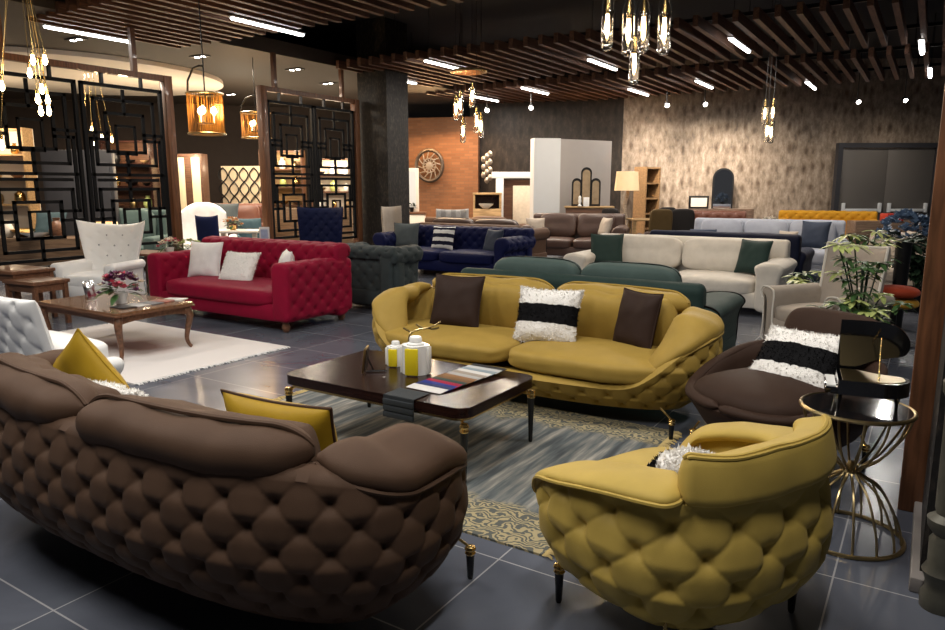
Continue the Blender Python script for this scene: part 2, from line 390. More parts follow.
# ---------------------------------------------------------------- generic sofa
def rr(w, h, r=.06, x0=0, z0=0, n=6):
    """rounded rectangle profile, bottom at z0"""
    C = []
    for cx, cz, a0 in ((w / 2 - r, h - r, 0), (-w / 2 + r, h - r, PI / 2), (-w / 2 + r, r, PI), (w / 2 - r, r, 1.5 * PI)):
        for k in range(n + 1):
            a = a0 + PI / 2 * k / n; C.append((x0 + cx + r * math.cos(a), z0 + cz + r * math.sin(a)))
    return np.array(C)
def rollp(w, h, R, out=1, z0=.08):
    """scroll arm profile: upright of width w with a roll of radius R leaning outwards"""
    C = [(-w / 2, z0), (-w / 2, z0 + (h - z0) * .55), (-w / 2 - .005, h - R), (-w / 2 + R * .5, h - .01), (w / 2 + R * .1, h), (w / 2 + R * .75, h - R * .75), (w / 2 + R * .45, h - R * 1.7), (w / 2, h - R * 2.1), (w / 2 - .005, z0 + (h - z0) * .3), (w / 2, z0)]
    C = smooth_closed(C, 6); C[:, 0] *= out; return C
def legs4(root, xs, ys, h, style, m):
    for x in xs:
        for y in ys:
            if style == 'bun': V, Fc = lathe([(.022, 0), (.034, .012), (.045, h * .45), (.03, h * .75), (.04, h)], 14, (x, y, 0))
            elif style == 'cone': V, Fc = lathe([(.012, 0), (.024, h)], 12, (x, y, 0))
            else: V, Fc = box(x, y, h / 2, .06, .06, h, .008)
            MB().add(V, Fc).build('leg', m, root)
def sofa(label, loc, rz, W, D, m, mc=None, bh=.85, ah=.62, sh=.43, aw=.2, n=2, nb=None, arm='slab', tufted=False, base_z=.1, legm=walnut, leg='cone', pipe=None, bt=.2, dents=True, group=None, name='sofa', cat='sofa', back_over=0, cush_h=None, ca=.1, cb=.09, amp=.026, seat_gap=True):
    mc = mc or m; nb = nb if nb is not None else n; root = thing(name, label, cat, loc, rz, group)
    iw = W - 2 * aw
    MB().add(*box(0, 0, base_z + .09, W - .06, D - .06, .18, .03)).build('base', m, root)
    V, Fc = tslab(rr(bt, bh - back_over - base_z, min(.08, bt * .45), D / 2 - bt / 2, base_z), W - (.0 if tufted else aw * .6), 'x', ca, cb, amp if tufted else 0)
    if tufted:
        C = rollp(bt * .8, bh - back_over, .09, 1, base_z); C[:, 0] += D / 2 - bt * .7
        V, Fc = tslab(C, W - .02, 'x', ca, cb, amp)
    else: V[:, 1] += (V[:, 2] - base_z) * .1
    MB().add(V, Fc).build('back_frame', m, root)
    for sx in (-1, 1):
        if arm == 'roll': C = rollp(aw * .75, ah, aw * .45, 1, base_z); C[:, 0] += W / 2 - aw * .62
        elif arm == 'puffed': 
            C = smooth_closed([(-aw * .42, base_z), (-aw * .45, ah * .7), (-aw * .52, ah * .93), (-aw * .2, ah), (aw * .3, ah), (aw * .55, ah * .9), (aw * .42, ah * .7), (aw * .3, base_z)], 6); C[:, 0] += W / 2 - aw / 2
        else: C = rr(aw, ah - base_z, min(.07, aw * .4), W / 2 - aw / 2, base_z)
        V, Fc = tslab(C, D - .03, 'y', ca, cb, amp if tufted else 0, endr=.045)
        V[:, 0] *= sx
        A = MB().add(V, Fc).build('arm', m, root)
        if pipe:
            for e in (-1, 1):
                Q = C[C[:, 1] > base_z + .1] if False else C
                MB().add(*tube([(sx * p * 1.0, e * (D / 2 - .03), z) for p, z in Q], .007, 6, True)).build('piping', pipe, A)
    cw = iw / n
    for i in range(n):
        V, Fc = puff(cw - .01, D - bt * .85, sh - base_z - .14, 6, .18, 12); V = tf(V, (-iw / 2 + cw * (i + .5), -bt * .45 - .01, (sh + base_z + .14) / 2))
        MB().add(V, Fc).build('seat_cushion', mc, root)
    if nb:
        cw = iw / nb; ch = cush_h or (bh - sh + .02)
        for i in range(nb):
            dn = [(-.4, .1), (.4, .1), (0, .1)] if dents else ()
            V, Fc = puff(cw - .01, ch, .2, 4.5, .35, 14, dents=dn, dd=.04)
            V = tf(V, rx=PI / 2 - .22); V = tf(V, (-iw / 2 + cw * (i + .5), D / 2 - bt - .06 + (ch - .4) * .05, sh + ch / 2 - .02))
            b = MB().add(V, Fc).build('back_cushion', mc, root)
            if pipe:
                e = [(math.copysign(abs(math.cos(t)) ** .45, math.cos(t)) * (cw - .02) / 2, math.copysign(abs(math.sin(t)) ** .45, math.sin(t)) * ch / 2, .02) for t in np.linspace(0, 2 * PI, 48)[:-1]]
                e = tf(e, rx=PI / 2 - .22); e = tf(e, (-iw / 2 + cw * (i + .5), D / 2 - bt - .06 + (ch - .4) * .05, sh + ch / 2 - .02))
                MB().add(*tube(e, .007, 6, True)).build('piping', pipe, b)
    legs4(root, (-W / 2 + .12, W / 2 - .12), (-D / 2 + .1, D / 2 - .1), base_z + .02, leg, legm)
    return root
def grid_slab(w, h, tufted_amp, ca, cb, thick, shape, nx=60, nz=60):
    """upright back panel in XZ facing -y; shape(u,t)->(x,y,z) mid surface; front tufted"""
    V = []; Fc = []
    for s in (0, 1):
        for j in range(nz + 1):
            for i in range(nx + 1):
                u = i / nx * 2 - 1; t = j / nz
                x, y, z = shape(u, t); e = (max(0, 1 - u ** 6) * max(0, 1 - (2 * t - 1) ** 8)) ** .5
                d = thick / 2 * e
                tf_ = float(tuft(np.array(u * w / 2), np.array(t * h), ca, cb)) * tufted_amp * min(1, e * 1.2)
                V.append((x, y - d - tf_ if s == 0 else y + d + tf_, z))
    m = (nx + 1) * (nz + 1); I = lambda s, i, j: s * m + j * (nx + 1) + i
    for s in (0, 1):
        for j in range(nz):
            for i in range(nx): Fc.append((I(s, i, j), I(s, i + 1, j), I(s, i + 1, j + 1), I(s, i, j + 1)))
    b = [(i, 0) for i in range(nx)] + [(nx, j) for j in range(nz)] + [(i, nz) for i in range(nx, 0, -1)] + [(0, j) for j in range(nz, 0, -1)]
    for q in range(len(b)):
        a, c = b[q], b[(q + 1) % len(b)]; Fc.append((I(0, *a), I(0, *c), I(1, *c), I(1, *a)))
    return V, Fc
def wing_chair(label, loc, rz, m, W=.8, D=.78, bh=1.08, ah=.58, sh=.42, amp=.02, ca=.085, cb=.085, pipe=None, legm=walnut, name='wing_chair', flare=.12, wing=.2, buttons=None, top=.03):
    root = thing(name, label, 'chair', loc, rz)
    MB().add(*box(0, -.02, .22, W - .12, D - .12, .2, .03)).build('base', m, root)
    V, Fc = puff(W - .22, D - .2, .16, 6, .25, 12); MB().add(tf(V, (0, -.06, sh - .06)), Fc).build('seat_cushion', m, root)
    hh = bh - .25
    def shp(u, t):
        x = u * (W / 2 - .08) * (.86 + flare * 1.6 * t); y = D / 2 - .12 + t * .14 - wing * abs(u) ** 3 * (.6 + .4 * t)
        return x, y, .25 + t * hh * (1 + top * (abs(u) ** 2.5 - .5))
    MB().add(*grid_slab(W - .16, hh, amp, ca, cb, .13, shp)).build('backrest', m, root)
    if buttons:
        b = MB()
        for j in range(1, 6):
            for i in range(-4, 5):
                if (i + j) % 2: continue
                u = i * ca * 1.0 / ((W - .16) / 2); t = (j * cb * 1.6 + .25) / hh
                if abs(u) > .75 or t > .93: continue
                x, y, z = shp(u, t); V, Fc = lathe([(.004, -.006), (.012, -.003), (.01, .004), (.002, .006)], 10); b.add(tf(V, rx=PI / 2, loc=(x, y - .065, z)), Fc)
        b.build('button', buttons, root)['kind'] = 'stuff'
    for sx in (-1, 1):
        C = rollp(.11, ah, .06, 1, .12); C[:, 0] += W / 2 - .09
        V, Fc = tslab(C, D - .12, 'y', endr=.045); V[:, 0] *= sx; V[:, 1] -= .03
        A = MB().add(V, Fc).build('arm', m, root)
        if pipe: MB().add(*tube([(sx * p, -D / 2 + .035, z) for p, z in C], .008, 6, True)).build('piping', pipe, A)
    if pipe:
        E = [shp(-1, t) for t in np.linspace(.3, 1, 14)] + [shp(u, 1) for u in np.linspace(-1, 1, 14)] + [shp(1, t) for t in np.linspace(1, .3, 14)]
        MB().add(*tube([(x, y - .02, z) for x, y, z in E], .012, 6)).build('edge_piping', pipe, root)
    legs4(root, (-W / 2 + .12, W / 2 - .12), (-D / 2 + .1, D / 2 - .12), .14, 'cone', legm)
    return root
# ================================================================ THE SETTING
def ntree(name, rough):
    m, nt, b = nodes_of(name); b.inputs['Roughness'].default_value = rough; b.inputs['Specular IOR Level'].default_value = .32
    N = lambda t, **k: (lambda x: ([setattr(x, a, v) for a, v in k.items()], x)[1])(nt.nodes.new(t))
    return m, nt, b, N, nt.links.new
def floor_mat():
    m, nt, b, N, L = ntree('slate_tiles', .2)
    tc = N('ShaderNodeTexCoord'); mp = N('ShaderNodeMapping'); mp.inputs['Location'].default_value = (.19 + 1.17 * 20, -2.92 + .585 * 20, 0)
    br = N('ShaderNodeTexBrick', offset=0.0, squash=1.0)
    br.inputs['Scale'].default_value = 1; br.inputs['Mortar Size'].default_value = .0035; br.inputs['Mortar Smooth'].default_value = .1
    br.inputs['Brick Width'].default_value = 1.17; br.inputs['Row Height'].default_value = .585
    br.inputs['Color1'].default_value = (.098, .108, .135, 1); br.inputs['Color2'].default_value = (.112, .122, .152, 1); br.inputs['Mortar'].default_value = (.36, .36, .37, 1)
    n = N('ShaderNodeTexNoise'); n.inputs['Scale'].default_value = 1.6; n.inputs['Detail'].default_value = 7; n.inputs['Distortion'].default_value = .8
    mx = N('ShaderNodeMixRGB', blend_type='MULTIPLY'); mx.inputs[0].default_value = .7
    rp = N('ShaderNodeValToRGB'); rp.color_ramp.elements[0].color = (.55, .55, .58, 1); rp.color_ramp.elements[1].color = (1.25, 1.25, 1.25, 1); rp.color_ramp.elements[0].position = .3; rp.color_ramp.elements[1].position = .72
    L(tc.outputs['Object'], mp.inputs[0]); L(mp.outputs[0], br.inputs['Vector']); L(tc.outputs['Object'], n.inputs['Vector']); L(n.outputs['Fac'], rp.inputs[0])
    L(br.outputs['Color'], mx.inputs[1]); L(rp.outputs[0], mx.inputs[2]); L(mx.outputs[0], b.inputs['Base Color'])
    r2 = N('ShaderNodeMapRange'); r2.inputs[3].default_value = .13; r2.inputs[4].default_value = .32; L(n.outputs['Fac'], r2.inputs[0]); L(r2.outputs[0], b.inputs['Roughness'])
    return m
def wallpaper(name, base, dark, hi, sc=1.0):
    m, nt, b, N, L = ntree(name, .6)
    tc = N('ShaderNodeTexCoord'); mp = N('ShaderNodeMapping'); mp.inputs['Scale'].default_value = (sc * 3.4, sc * 3.4, sc * 1.6)
    n = N('ShaderNodeTexNoise'); n.inputs['Scale'].default_value = 2.4; n.inputs['Detail'].default_value = 9; n.inputs['Roughness'].default_value = .7
    v = N('ShaderNodeTexVoronoi', feature='SMOOTH_F1'); v.inputs['Scale'].default_value = 1.3; v.inputs['Randomness'].default_value = .35
    r = N('ShaderNodeValToRGB'); e = r.color_ramp.elements; e[0].position = .32; e[0].color = (*dark, 1); e[1].position = .68; e[1].color = (*hi, 1); q = e.new(.5); q.color = (*base, 1)
    r2 = N('ShaderNodeValToRGB'); r2.color_ramp.elements[0].position = .08; r2.color_ramp.elements[0].color = (.22, .14, .08, 1); r2.color_ramp.elements[1].position = .36; r2.color_ramp.elements[1].color = (1, 1, 1, 1)
    mx = N('ShaderNodeMixRGB', blend_type='MULTIPLY'); mx.inputs[0].default_value = .75
    L(tc.outputs['Object'], mp.inputs[0]); L(mp.outputs[0], n.inputs['Vector']); L(mp.outputs[0], v.inputs['Vector']); L(n.outputs['Fac'], r.inputs[0]); L(v.outputs['Distance'], r2.inputs[0])
    L(r.outputs[0], mx.inputs[1]); L(r2.outputs[0], mx.inputs[2]); L(mx.outputs[0], b.inputs['Base Color']); return m
def brick_mat():
    m, nt, b, N, L = ntree('brick_wall', .8)
    tc = N('ShaderNodeTexCoord'); sp = N('ShaderNodeSeparateXYZ'); cb_ = N('ShaderNodeCombineXYZ'); br = N('ShaderNodeTexBrick')
    br.inputs['Scale'].default_value = 1; br.inputs['Brick Width'].default_value = .24; br.inputs['Row Height'].default_value = .075; br.inputs['Mortar Size'].default_value = .008
    br.inputs['Color1'].default_value = (.21, .095, .045, 1); br.inputs['Color2'].default_value = (.15, .065, .03, 1); br.inputs['Mortar'].default_value = (.15, .08, .045, 1)
    L(tc.outputs['Object'], sp.inputs[0]); L(sp.outputs[0], cb_.inputs[0]); L(sp.outputs[2], cb_.inputs[1]); L(cb_.outputs[0], br.inputs['Vector']); L(br.outputs['Color'], b.inputs['Base Color']); return m
wp_light = wallpaper('wallpaper_ikat', (.24, .185, .14), (.10, .075, .058), (.38, .31, .25))
wp_unlit = wallpaper('wallpaper_unlit', (.019, .013, .010), (.008, .006, .005), (.042, .03, .023))  # rear wall gets little light; that shade is put into a darker colour
wp_col = wallpaper('wallpaper_column', (.010, .009, .009), (.005, .0045, .0045), (.055, .044, .036), 3.2)
black_c = mat('black_ceiling', (.006, .007, .011), .85, var=.1); soffit_m = mat('soffit_plaster', (.046, .034, .026), .7, var=.05, scale=2); cove_m = mat('cove_plaster', (.86, .78, .68), .7, var=.02)
darkpan = mat('dark_panel', (.035, .035, .04), .5, var=.1); curtain_m = mat('brown_curtain', (.045, .032, .026), .8, var=.2); door_m = mat('door_grey', (.105, .095, .088), .5, var=.06, scale=2); frame_m = mat('door_frame', (.03, .03, .036), .5, var=.05)
struct('floor', MB().add(*box(-6, 9, -.05, 34, 36, .1)), floor_mat())
ceil_o = struct('ceiling', MB().add(*box(-6, 9, 4.75, 34, 36, .1)), black_c)
def cambox(u0, u1, f, z0, z1, th, fr=None):
    """a box that faces the viewer's way: columns u0..u1 at distance f; returns verts in a local frame plus origin"""
    a, b = at(u0, f), at(u1, f); w = math.hypot(b[0] - a[0], b[1] - a[1])
    return w, ((a[0] + b[0]) / 2, (a[1] + b[1]) / 2)
def camwall(name, u0, u1, f0, f1, z0, z1, th, m):
    a, b = at(u0, f0), at(u1, f1); w = math.hypot(b[0] - a[0], b[1] - a[1]); r = math.atan2(b[1] - a[1], b[0] - a[0])
    o = struct(name, MB().add(*box(0, th / 2, (z0 + z1) / 2, w, th, z1 - z0)), m); o.location = ((a[0] + b[0]) / 2, (a[1] + b[1]) / 2, 0); o.rotation_euler = (0, 0, r); return o
camwall('wall_back', 618, 1180, 19.2, 18.6, 0, 4.7, .2, wp_light)
camwall('wall_rear_unlit', 470, 619.5, 20.2, 19.15, 0, 4.7, .2, wp_unlit)
camwall('wall_brick', 385, 478, 20.4, 19.9, 0, hz(117, 20), .3, brick_mat())
camwall('wall_left', -260, 400, 17.5, 22.5, 0, 4.7, .2, curtain_m)
camwall('wall_partition_end', 533, 559, 16.6, 16.7, 0, hz(138, 16.6), .35, white_p)
camwall('wall_partition', 557, 609, 16.75, 17.6, 0, hz(139.5, 17), .14, mat('partition_grey', (.36, .33, .31), .6, var=.04))
# double door in the back wall
fd = 18.55; w_, c_ = cambox(831, 931, fd, 0, 0, 0); zt = hz(143, fd)
g = MB()
for sx in (-1, 1): g.add(*box(sx * (w_ / 2 - .06), 0, zt / 2, .12, .16, zt))
g.add(*box(0, 0, zt - .06, w_ - .24, .16, .12))
dr = g.build('door_1', frame_m); dr['kind'] = 'structure'; dr.location = (*c_, 0); dr.rotation_euler = (0, 0, FACE - .02)
for sx in (-1, 1):
    lw = w_ / 2 - .13; V, Fc = box(sx * (lw / 2 + .005), .02, (zt - .13) / 2 + .005, lw, .05, zt - .14, .01)
    lf = MB().add(V, Fc).build('door_leaf', door_m, dr)
    x0, x1 = sx * .12, sx * (lw - .12); zb = hz(210, fd)
    MB().add(*box((x0 + x1) / 2, -.07, zb, abs(x1 - x0), .04, .07, .01)).add(*box(x0, -.055, zb + .06, .07, .08, .24, .01)).add(*box(x1, -.055, zb + .06, .07, .08, .24, .01)).build('push_bar', white_p, lf)
# soffit and oval cove over the left side
struct('ceiling_soffit', MB().add(*box(-15.9, 10.5, 3.9, 12, 26, .24)), soffit_m)
g = MB(); V = []; n = 64
prof = [(1.0, 3.775), (.99, 3.72), (.93, 3.70), (.0, 3.70)]
E_ = [(-15.1 + 2.75 * math.cos(2 * PI * k / n), 8.4 + 3.1 * math.sin(2 * PI * k / n)) for k in range(n)]
g.add(*prism(E_, 3.70, 3.79)); struct('trim_1', g, cove_m)
# right-hand pier with its plinth and wooden jamb
struct('wall_right_pier', MB().add(*box(.51, 3.38, 2.35, .84, .70, 4.7)), wp_col)
struct('baseboard_right', MB().add(*box(.53, 3.36, .03, .94, .80, .06, .008)), mat('plinth_stone', (.22, .2, .19), .4))
struct('trim_2', MB().add(*box(.06, 3.82, 2.35, .13, .16, 4.7, .008)), postwood)
# wallpapered column by the lattice screen
struct('wall_column', MB().add(*box(-9.55, 11.63, 2.35, .74, .68, 4.7)), wp_col)
# ---------------------------------------------------------------- slatted ceiling rafts
def raft(label, x0, x1, y0, y1, step=.27, z=3.72):
    root = thing('slat_ceiling_raft', label, 'ceiling panel', ((x0 + x1) / 2, (y0 + y1) / 2, z), group='slatted ceiling rafts'); g = MB(); n = int((x1 - x0) / step)
    for i in range(n + 1): g.add(*box(-(x1 - x0) / 2 + i * step, 0, .075, .075, y1 - y0, .15))
    s = g.build('slats', slatwood, root); s['kind'] = 'stuff'
    for yy in (-.35, .35): MB().add(*box(0, yy * (y1 - y0), .18, x1 - x0, .05, .05)).build('carrier_rail', black_m, root)
    for xx in (-.4, 0, .4):
        for yy in (-.35, .35): MB().add(*tube([(xx * (x1 - x0), yy * (y1 - y0), .2), (xx * (x1 - x0), yy * (y1 - y0), .985)], .008, 6)).build('hanger', black_m, root)
raft('nearest slatted wooden ceiling raft, over the wing chair and red sofa', -10.6, -2.2, 5.4, 7.75, .25)
raft('middle slatted wooden ceiling raft, behind the front glass pendant', -9.8, .6, 10.6, 13.7)
raft('farthest slatted wooden ceiling raft, in front of the wallpapered back wall', -10.6, .6, 14.6, 18.0)
# ---------------------------------------------------------------- lights
def area(x, y, z, sx, sy, e, col=(1, .95, .88), rot=(0, 0, 0)):
    l = bpy.data.lights.new('light', 'AREA'); l.shape = 'RECTANGLE'; l.size = sx; l.size_y = sy; l.energy = e; l.color = col
    o = bpy.data.objects.new('area_light', l); COL.objects.link(o); o.location = (x, y, z); o.rotation_euler = rot; return o
def point(x, y, z, e, col=(1, .7, .4), r=.05):
    l = bpy.data.lights.new('light', 'POINT'); l.energy = e; l.color = col; l.shadow_soft_size = r
    o = bpy.data.objects.new('point_light', l); COL.objects.link(o); o.location = (x, y, z); return o
def spot(p, q, e, ang=60, col=(1, .88, .72), blend=1.0, r=.08):
    l = bpy.data.lights.new('light', 'SPOT'); l.energy = e; l.color = col; l.spot_size = math.radians(ang); l.spot_blend = blend; l.shadow_soft_size = r
    o = bpy.data.objects.new('spot_light', l); COL.objects.link(o); o.location = p; o.rotation_euler = (Vector(q) - Vector(p)).to_track_quat('-Z', 'Y').to_euler(); return o
def led(x, y0, label, e=26, L_=1.3, z=3.69):
    root = thing('led_tube', label, 'ceiling light', (x, y0 + L_ / 2, z), group='white led tubes under the slats')
    MB().add(*box(0, 0, .02, .085, L_, .02)).build('housing', white_p, root); MB().add(*box(0, 0, -.005, .052, L_ - .02, .03, .01)).build('diffuser', led_m, root)
    for q in (-.4, .4): MB().add(*tube([(0, q * L_, .03), (0, q * L_, 4.7 - z)], .006, 6)).build('hanging_rod', black_m, root)
    area(x, y0 + L_ / 2, z - .03, .08, L_, e)
k = 1.375
for x, y, lb in [(-7.72, 4.08, 'white led ceiling tube over the left lattice screen, farthest left'), (-5.83, 4.85, 'white led ceiling tube above and right of the hanging cage lantern'), (-7.0, 8.4, 'white led ceiling tube right in front of the wallpapered column'),
    (-5.66, 7.75, 'white led ceiling tube above the middle glass pendant cluster'), (-3.86, 8.8, 'white led ceiling tube just left of the front glass pendant'), (-5.83, 10.65, 'white led ceiling tube high over the white partition wall'),
    (-4.42, 11.75, 'white led ceiling tube just below the lowest front glass pendant'), (-2.03, 8.4, 'white led ceiling tube right of the front glass pendant, nearer row'), (-3.22, 11.4, 'white led ceiling tube between front pendant and right pendant, farther row'),
    (-1.82, 12.45, 'white led ceiling tube just right of the small right-hand pendant'), (-.28, 9.67, 'white led tube seen end-on at top right, upper one'), (-.21, 11.96, 'white led tube seen end-on at top right, lower one'), (-7.1, 11.1, 'white led ceiling tube behind the middle pendant cluster')]:
    led(x * k, y * k, lb)
def spotlight(u, v, f, label):
    x, y = at(u, f); z = hz(v, f)
    x, y = at(u, f, z); root = thing('ceiling_spotlight', label, 'spotlight', (x, y, z), FACE, 'small ceiling spotlights')
    V, Fc = lathe([(.03, -.1), (.055, -.06), (.06, .02), (.052, .03)], 14); MB().add(tf(V, rx=PI / 2 + .5), Fc).build('can', black_m, root)
    V, Fc = lathe([(.045, .031), (.05, .034), (.02, .04)], 14); MB().add(tf(V, rx=PI / 2 + .5), Fc).build('lamp', spot_m, root)
    MB().add(*tube([(0, .03, .03), (0, .03, 4.7 - z)], .012, 6)).build('stem', black_m, root)
    return x, y, z
sp_ = [(667, 105, 17.3, 'small ceiling spotlight above the bookcase on the wallpapered wall'), (705, 104, 17.3, 'small ceiling spotlight above the arched mirror'), (858, 101.5, 17.3, 'small ceiling spotlight over the left leaf of the grey double door'), (905, 100, 17.3, 'small ceiling spotlight over the right leaf of the grey double door'),
    (531, 107.5, 17.5, 'small bright ceiling spotlight above the white partition end'), (487, 110, 18, 'small ceiling spotlight left of the white partition, near the brick wall')]
for i, a in enumerate(sp_): spotlight(*a)
for u, e in ((662, 900), (712, 1000), (760, 500), (858, 90), (905, 60)):
    f = 17.0; x, y = at(u, f, 3.6); q = at(u, 19.1, 1.5); spot((x, y, 3.55), (*q, 1.5), e * .6, 75)
for i, (u, v, f, lb) in enumerate([(76, 39, 9.2, 'recessed twin downlight left of the first slats'), (200, 56, 10.5, 'recessed twin downlight above the hanging cage lantern'), (295, 69, 12, 'recessed twin downlight in the soffit left of the column'), (328, 83, 14, 'recessed twin downlight in the soffit, nearest the column'), (231, 94, 15, 'recessed twin downlight in the soffit behind the cage lantern')]):
    d = (3.78 - H) / math.tan(PITCH + 0) ; 
    a = math.atan((315 - v) / F) - PITCH; f2 = (3.775 - H) / math.tan(a); x, y = at(u, f2, 3.775)
    root = thing('downlight', lb, 'downlight', (x, y, 3.775), group='twin downlights in the soffit')
    MB().add(*box(0, 0, -.008, .36, .18, .016, .004)).build('trim_plate', frame_m, root)
    for sx in (-1, 1): V, Fc = lathe([(.045, -.02), (.042, -.012)], 14, (sx * .085, 0, 0)); MB().add(V, Fc).build('lamp', spot_m, root)
    spot((x, y, 3.73), (x, y, 0), 110, 95)
# ---------------------------------------------------------------- pendants
def glass_pendant(x, y, z, label, group, s=1., zc=4.7, cut=True):
    """one hanging glass tube lamp with filament; z is the bottom of the glass"""
    root = thing('glass_tube_pendant', label, 'pendant lamp', (x, y, z), group=group)
    V, Fc = lathe([(.004 * s, 0), (.03 * s, .004 * s), (.047 * s, .025 * s), (.05 * s, .06 * s), (.05 * s, .33 * s), (.046 * s, .33 * s), (.046 * s, .06 * s), (.028 * s, .012 * s), (.003 * s, .008 * s)], 20)
    Fc = Fc[:-2]; MB().add(V, Fc).build('glass_tube', glass, root)
    MB().add(*tube([(-.05 * s, 0, .32 * s), (-.048 * s, 0, .38 * s), (-.03 * s, 0, .43 * s), (0, 0, .45 * s), (.03 * s, 0, .43 * s), (.048 * s, 0, .38 * s), (.05 * s, 0, .32 * s)], .006 * s, 8)).build('bracket', black_m, root)
    MB().add(*lathe([(.016 * s, .29 * s), (.018 * s, .36 * s), (.01 * s, .44 * s)], 12)).build('socket', brass, root)
    MB().add(*lathe([(.004 * s, .1 * s), (.016 * s, .13 * s), (.02 * s, .2 * s), (.014 * s, .29 * s)], 12)).build('bulb', bulb_m, root)
    MB().add(*tube([(0, 0, .445 * s), (0, 0, zc - z)], .004, 6)).build('cord', black_m, root)
def at3(u, v, f):
    z = hz(v, f); return (*at(u, f, z), z)
for u, v, f, lb in [(606.5, 51, 6.8, 'glass tube pendant lamp at far left of the front cluster'), (627.5, 57, 6.5, 'glass tube pendant lamp second from left in the front cluster'), (642.5, 53, 6.9, 'glass tube pendant lamp second from right in the front cluster'), (663, 55.5, 6.6, 'glass tube pendant lamp at far right of the front cluster'), (633.5, 85, 6.5, 'lowest glass tube pendant lamp of the front cluster')]:
    x, y, z = at3(u, v, f); glass_pendant(x, y, z, lb, 'front glass pendants', 1.08 if v < 80 else .9)
for u, v, f, lb in [(456, 121, 12.6, 'small glass pendant, left in the cluster before the brick wall'), (460.5, 116, 12.9, 'small glass pendant, second in the cluster before the brick wall'), (463, 143, 12.7, 'lowest small glass pendant before the brick wall'), (472, 108, 12.8, 'short-hung small glass pendant before the brick wall'), (476.5, 133, 12.6, 'small glass pendant at the brick wall edge, larger glow'), (481, 138, 12.9, 'rightmost small glass pendant before the brick wall edge')]:
    x, y, z = at3(u, v, f); glass_pendant(x, y, z, lb, 'pendants before the brick wall', 1.0)
x, y, z = at3(469, 74, 12.75); one('pendant_canopy', 'brass ceiling plate holding the pendants before the brick wall', 'ceiling plate', MB().add(*lathe([(.3, 0), (.32, .02), (.3, .04)], 24)), brass, (x, y, z + .02))
for u, v, f, lb in [(764, 125, 12.5, 'upper left glass pendant of the small right-hand cluster'), (772, 124, 12.6, 'upper right glass pendant of the small right-hand cluster'), (766, 142.5, 12.4, 'lower left glass pendant of the small right-hand cluster'), (770.5, 143.5, 12.7, 'lower right glass pendant of the small right-hand cluster')]:
    x, y, z = at3(u, v, f); glass_pendant(x, y, z, lb, 'small right-hand pendants', .95)
# cage lanterns
lant_m = mat('gold_mesh', (.36, .17, .03), .4, .5, var=.3, scale=60)
def lantern(u, v0, v1, f, wpx, label, arm=True):
    z0, z1 = hz(v1, f), hz(v0, f); x, y = at(u, f, (z0 + z1) / 2); r = wpx / F * f / 2; h = z1 - z0
    root = thing('cage_lantern', label, 'hanging lantern', (x, y, z0), FACE, 'hanging cage lanterns')
    for zz in (0, h): MB().add(*tube([(r * 1.03 * math.cos(t), r * 1.03 * math.sin(t), zz) for t in np.linspace(0, 2 * PI, 33)[:-1]], .012, 6, True)).build('hoop', gold_d, root)
    g = MB()
    for q in range(60):
        t = 2 * PI * q / 60; t2 = t + random.uniform(-.05, .05); g.add(*tube([(r * math.cos(t), r * math.sin(t), 0), (r * math.cos(t2), r * math.sin(t2), h)], .0036, 4, cap=False))
    g.build('wire_shade', lant_m, root)['kind'] = 'stuff'
    for q in range(3):
        t = 2 * PI * q / 3 + .5; c = MB().add(*lathe([(.012, .28 * h), (.012, .5 * h)], 10, (r * .45 * math.cos(t), r * .45 * math.sin(t), 0))).build('candle', cream_p, root)
        MB().add(*lathe([(.012, .48 * h), (.034, .56 * h), (.028, .64 * h), (.003, .7 * h)], 10, (r * .45 * math.cos(t), r * .45 * math.sin(t), 0))).build('bulb', bulb_m, c)
    MB().add(*lathe([(r * .5, .26 * h), (r * .5, .28 * h)], 20)).build('candle_plate', gold_d, root)
    MB().add(*tube([(-r, 0, 0), (-r, 0, h), (-r * .95, 0, h + .14), (-r * .6, 0, h + .27), (-.04, 0, h + .3), (0, 0, h + .29)], .012, 8)).build('hook_arm', black_m, root)
    MB().add(*tube([(0, 0, .3 * h), (0, 0, h + .29)], .008, 6)).build('stem', black_m, root)
    MB().add(*tube([(0, 0, h + .29), (0, 0, (3.72 if f < 10 else 3.78) - z0)], .007, 6)).build('chain', black_m, root)
    point(x, y, z0 + h * .6, 28, (1, .62, .25), .08)
lantern(206, 94, 134, 8.2, 33, 'large gold wire cage lantern hanging left of the red sofa')
lantern(256, 113, 138, 13.4, 27, 'smaller gold cage lantern hanging behind the second screen post')
# bare bulb chandeliers beyond the left screen
def bulbs(label, f, pts, group):
    xs = [at3(u, v, f + (i % 3) * .15) for i, (u, v) in enumerate(pts)]; c = np.mean(np.array(xs), 0)
    root = thing('bulb_chandelier', label, 'chandelier', (c[0], c[1], c[2]))
    top = 3.775 - c[2]
    MB().add(*lathe([(.12, top - .05), (.14, top - .01), (.13, top)], 16)).build('canopy', black_m, root)
    for p in xs:
        d = np.array(p) - c
        b = MB().add(*lathe([(.003, -.045), (.02, -.03), (.028, 0), (.02, .03), (.012, .07)], 12, d)).build('bulb', bulb_m, root)
        MB().add(*lathe([(.018, .068), (.018, .12)], 10, d)).add(*tube([(d[0], d[1], d[2] + .12), (d[0] * .4, d[1] * .4, top - .05)], .004, 5)).build('socket', brass, b)
bulbs('chandelier of bare warm bulbs hanging at the far left before the screen', 8.3, [(33, 61), (45, 61), (30, 74), (2, 87), (42, 90), (48, 101), (38, 100), (41, 112), (49, 112), (2, 146)], None)
bulbs('chandelier of bare warm bulbs seen through the middle of the left screen', 14, [(84, 131), (92, 130), (102, 138), (86, 141), (95, 144), (112, 140)], None)
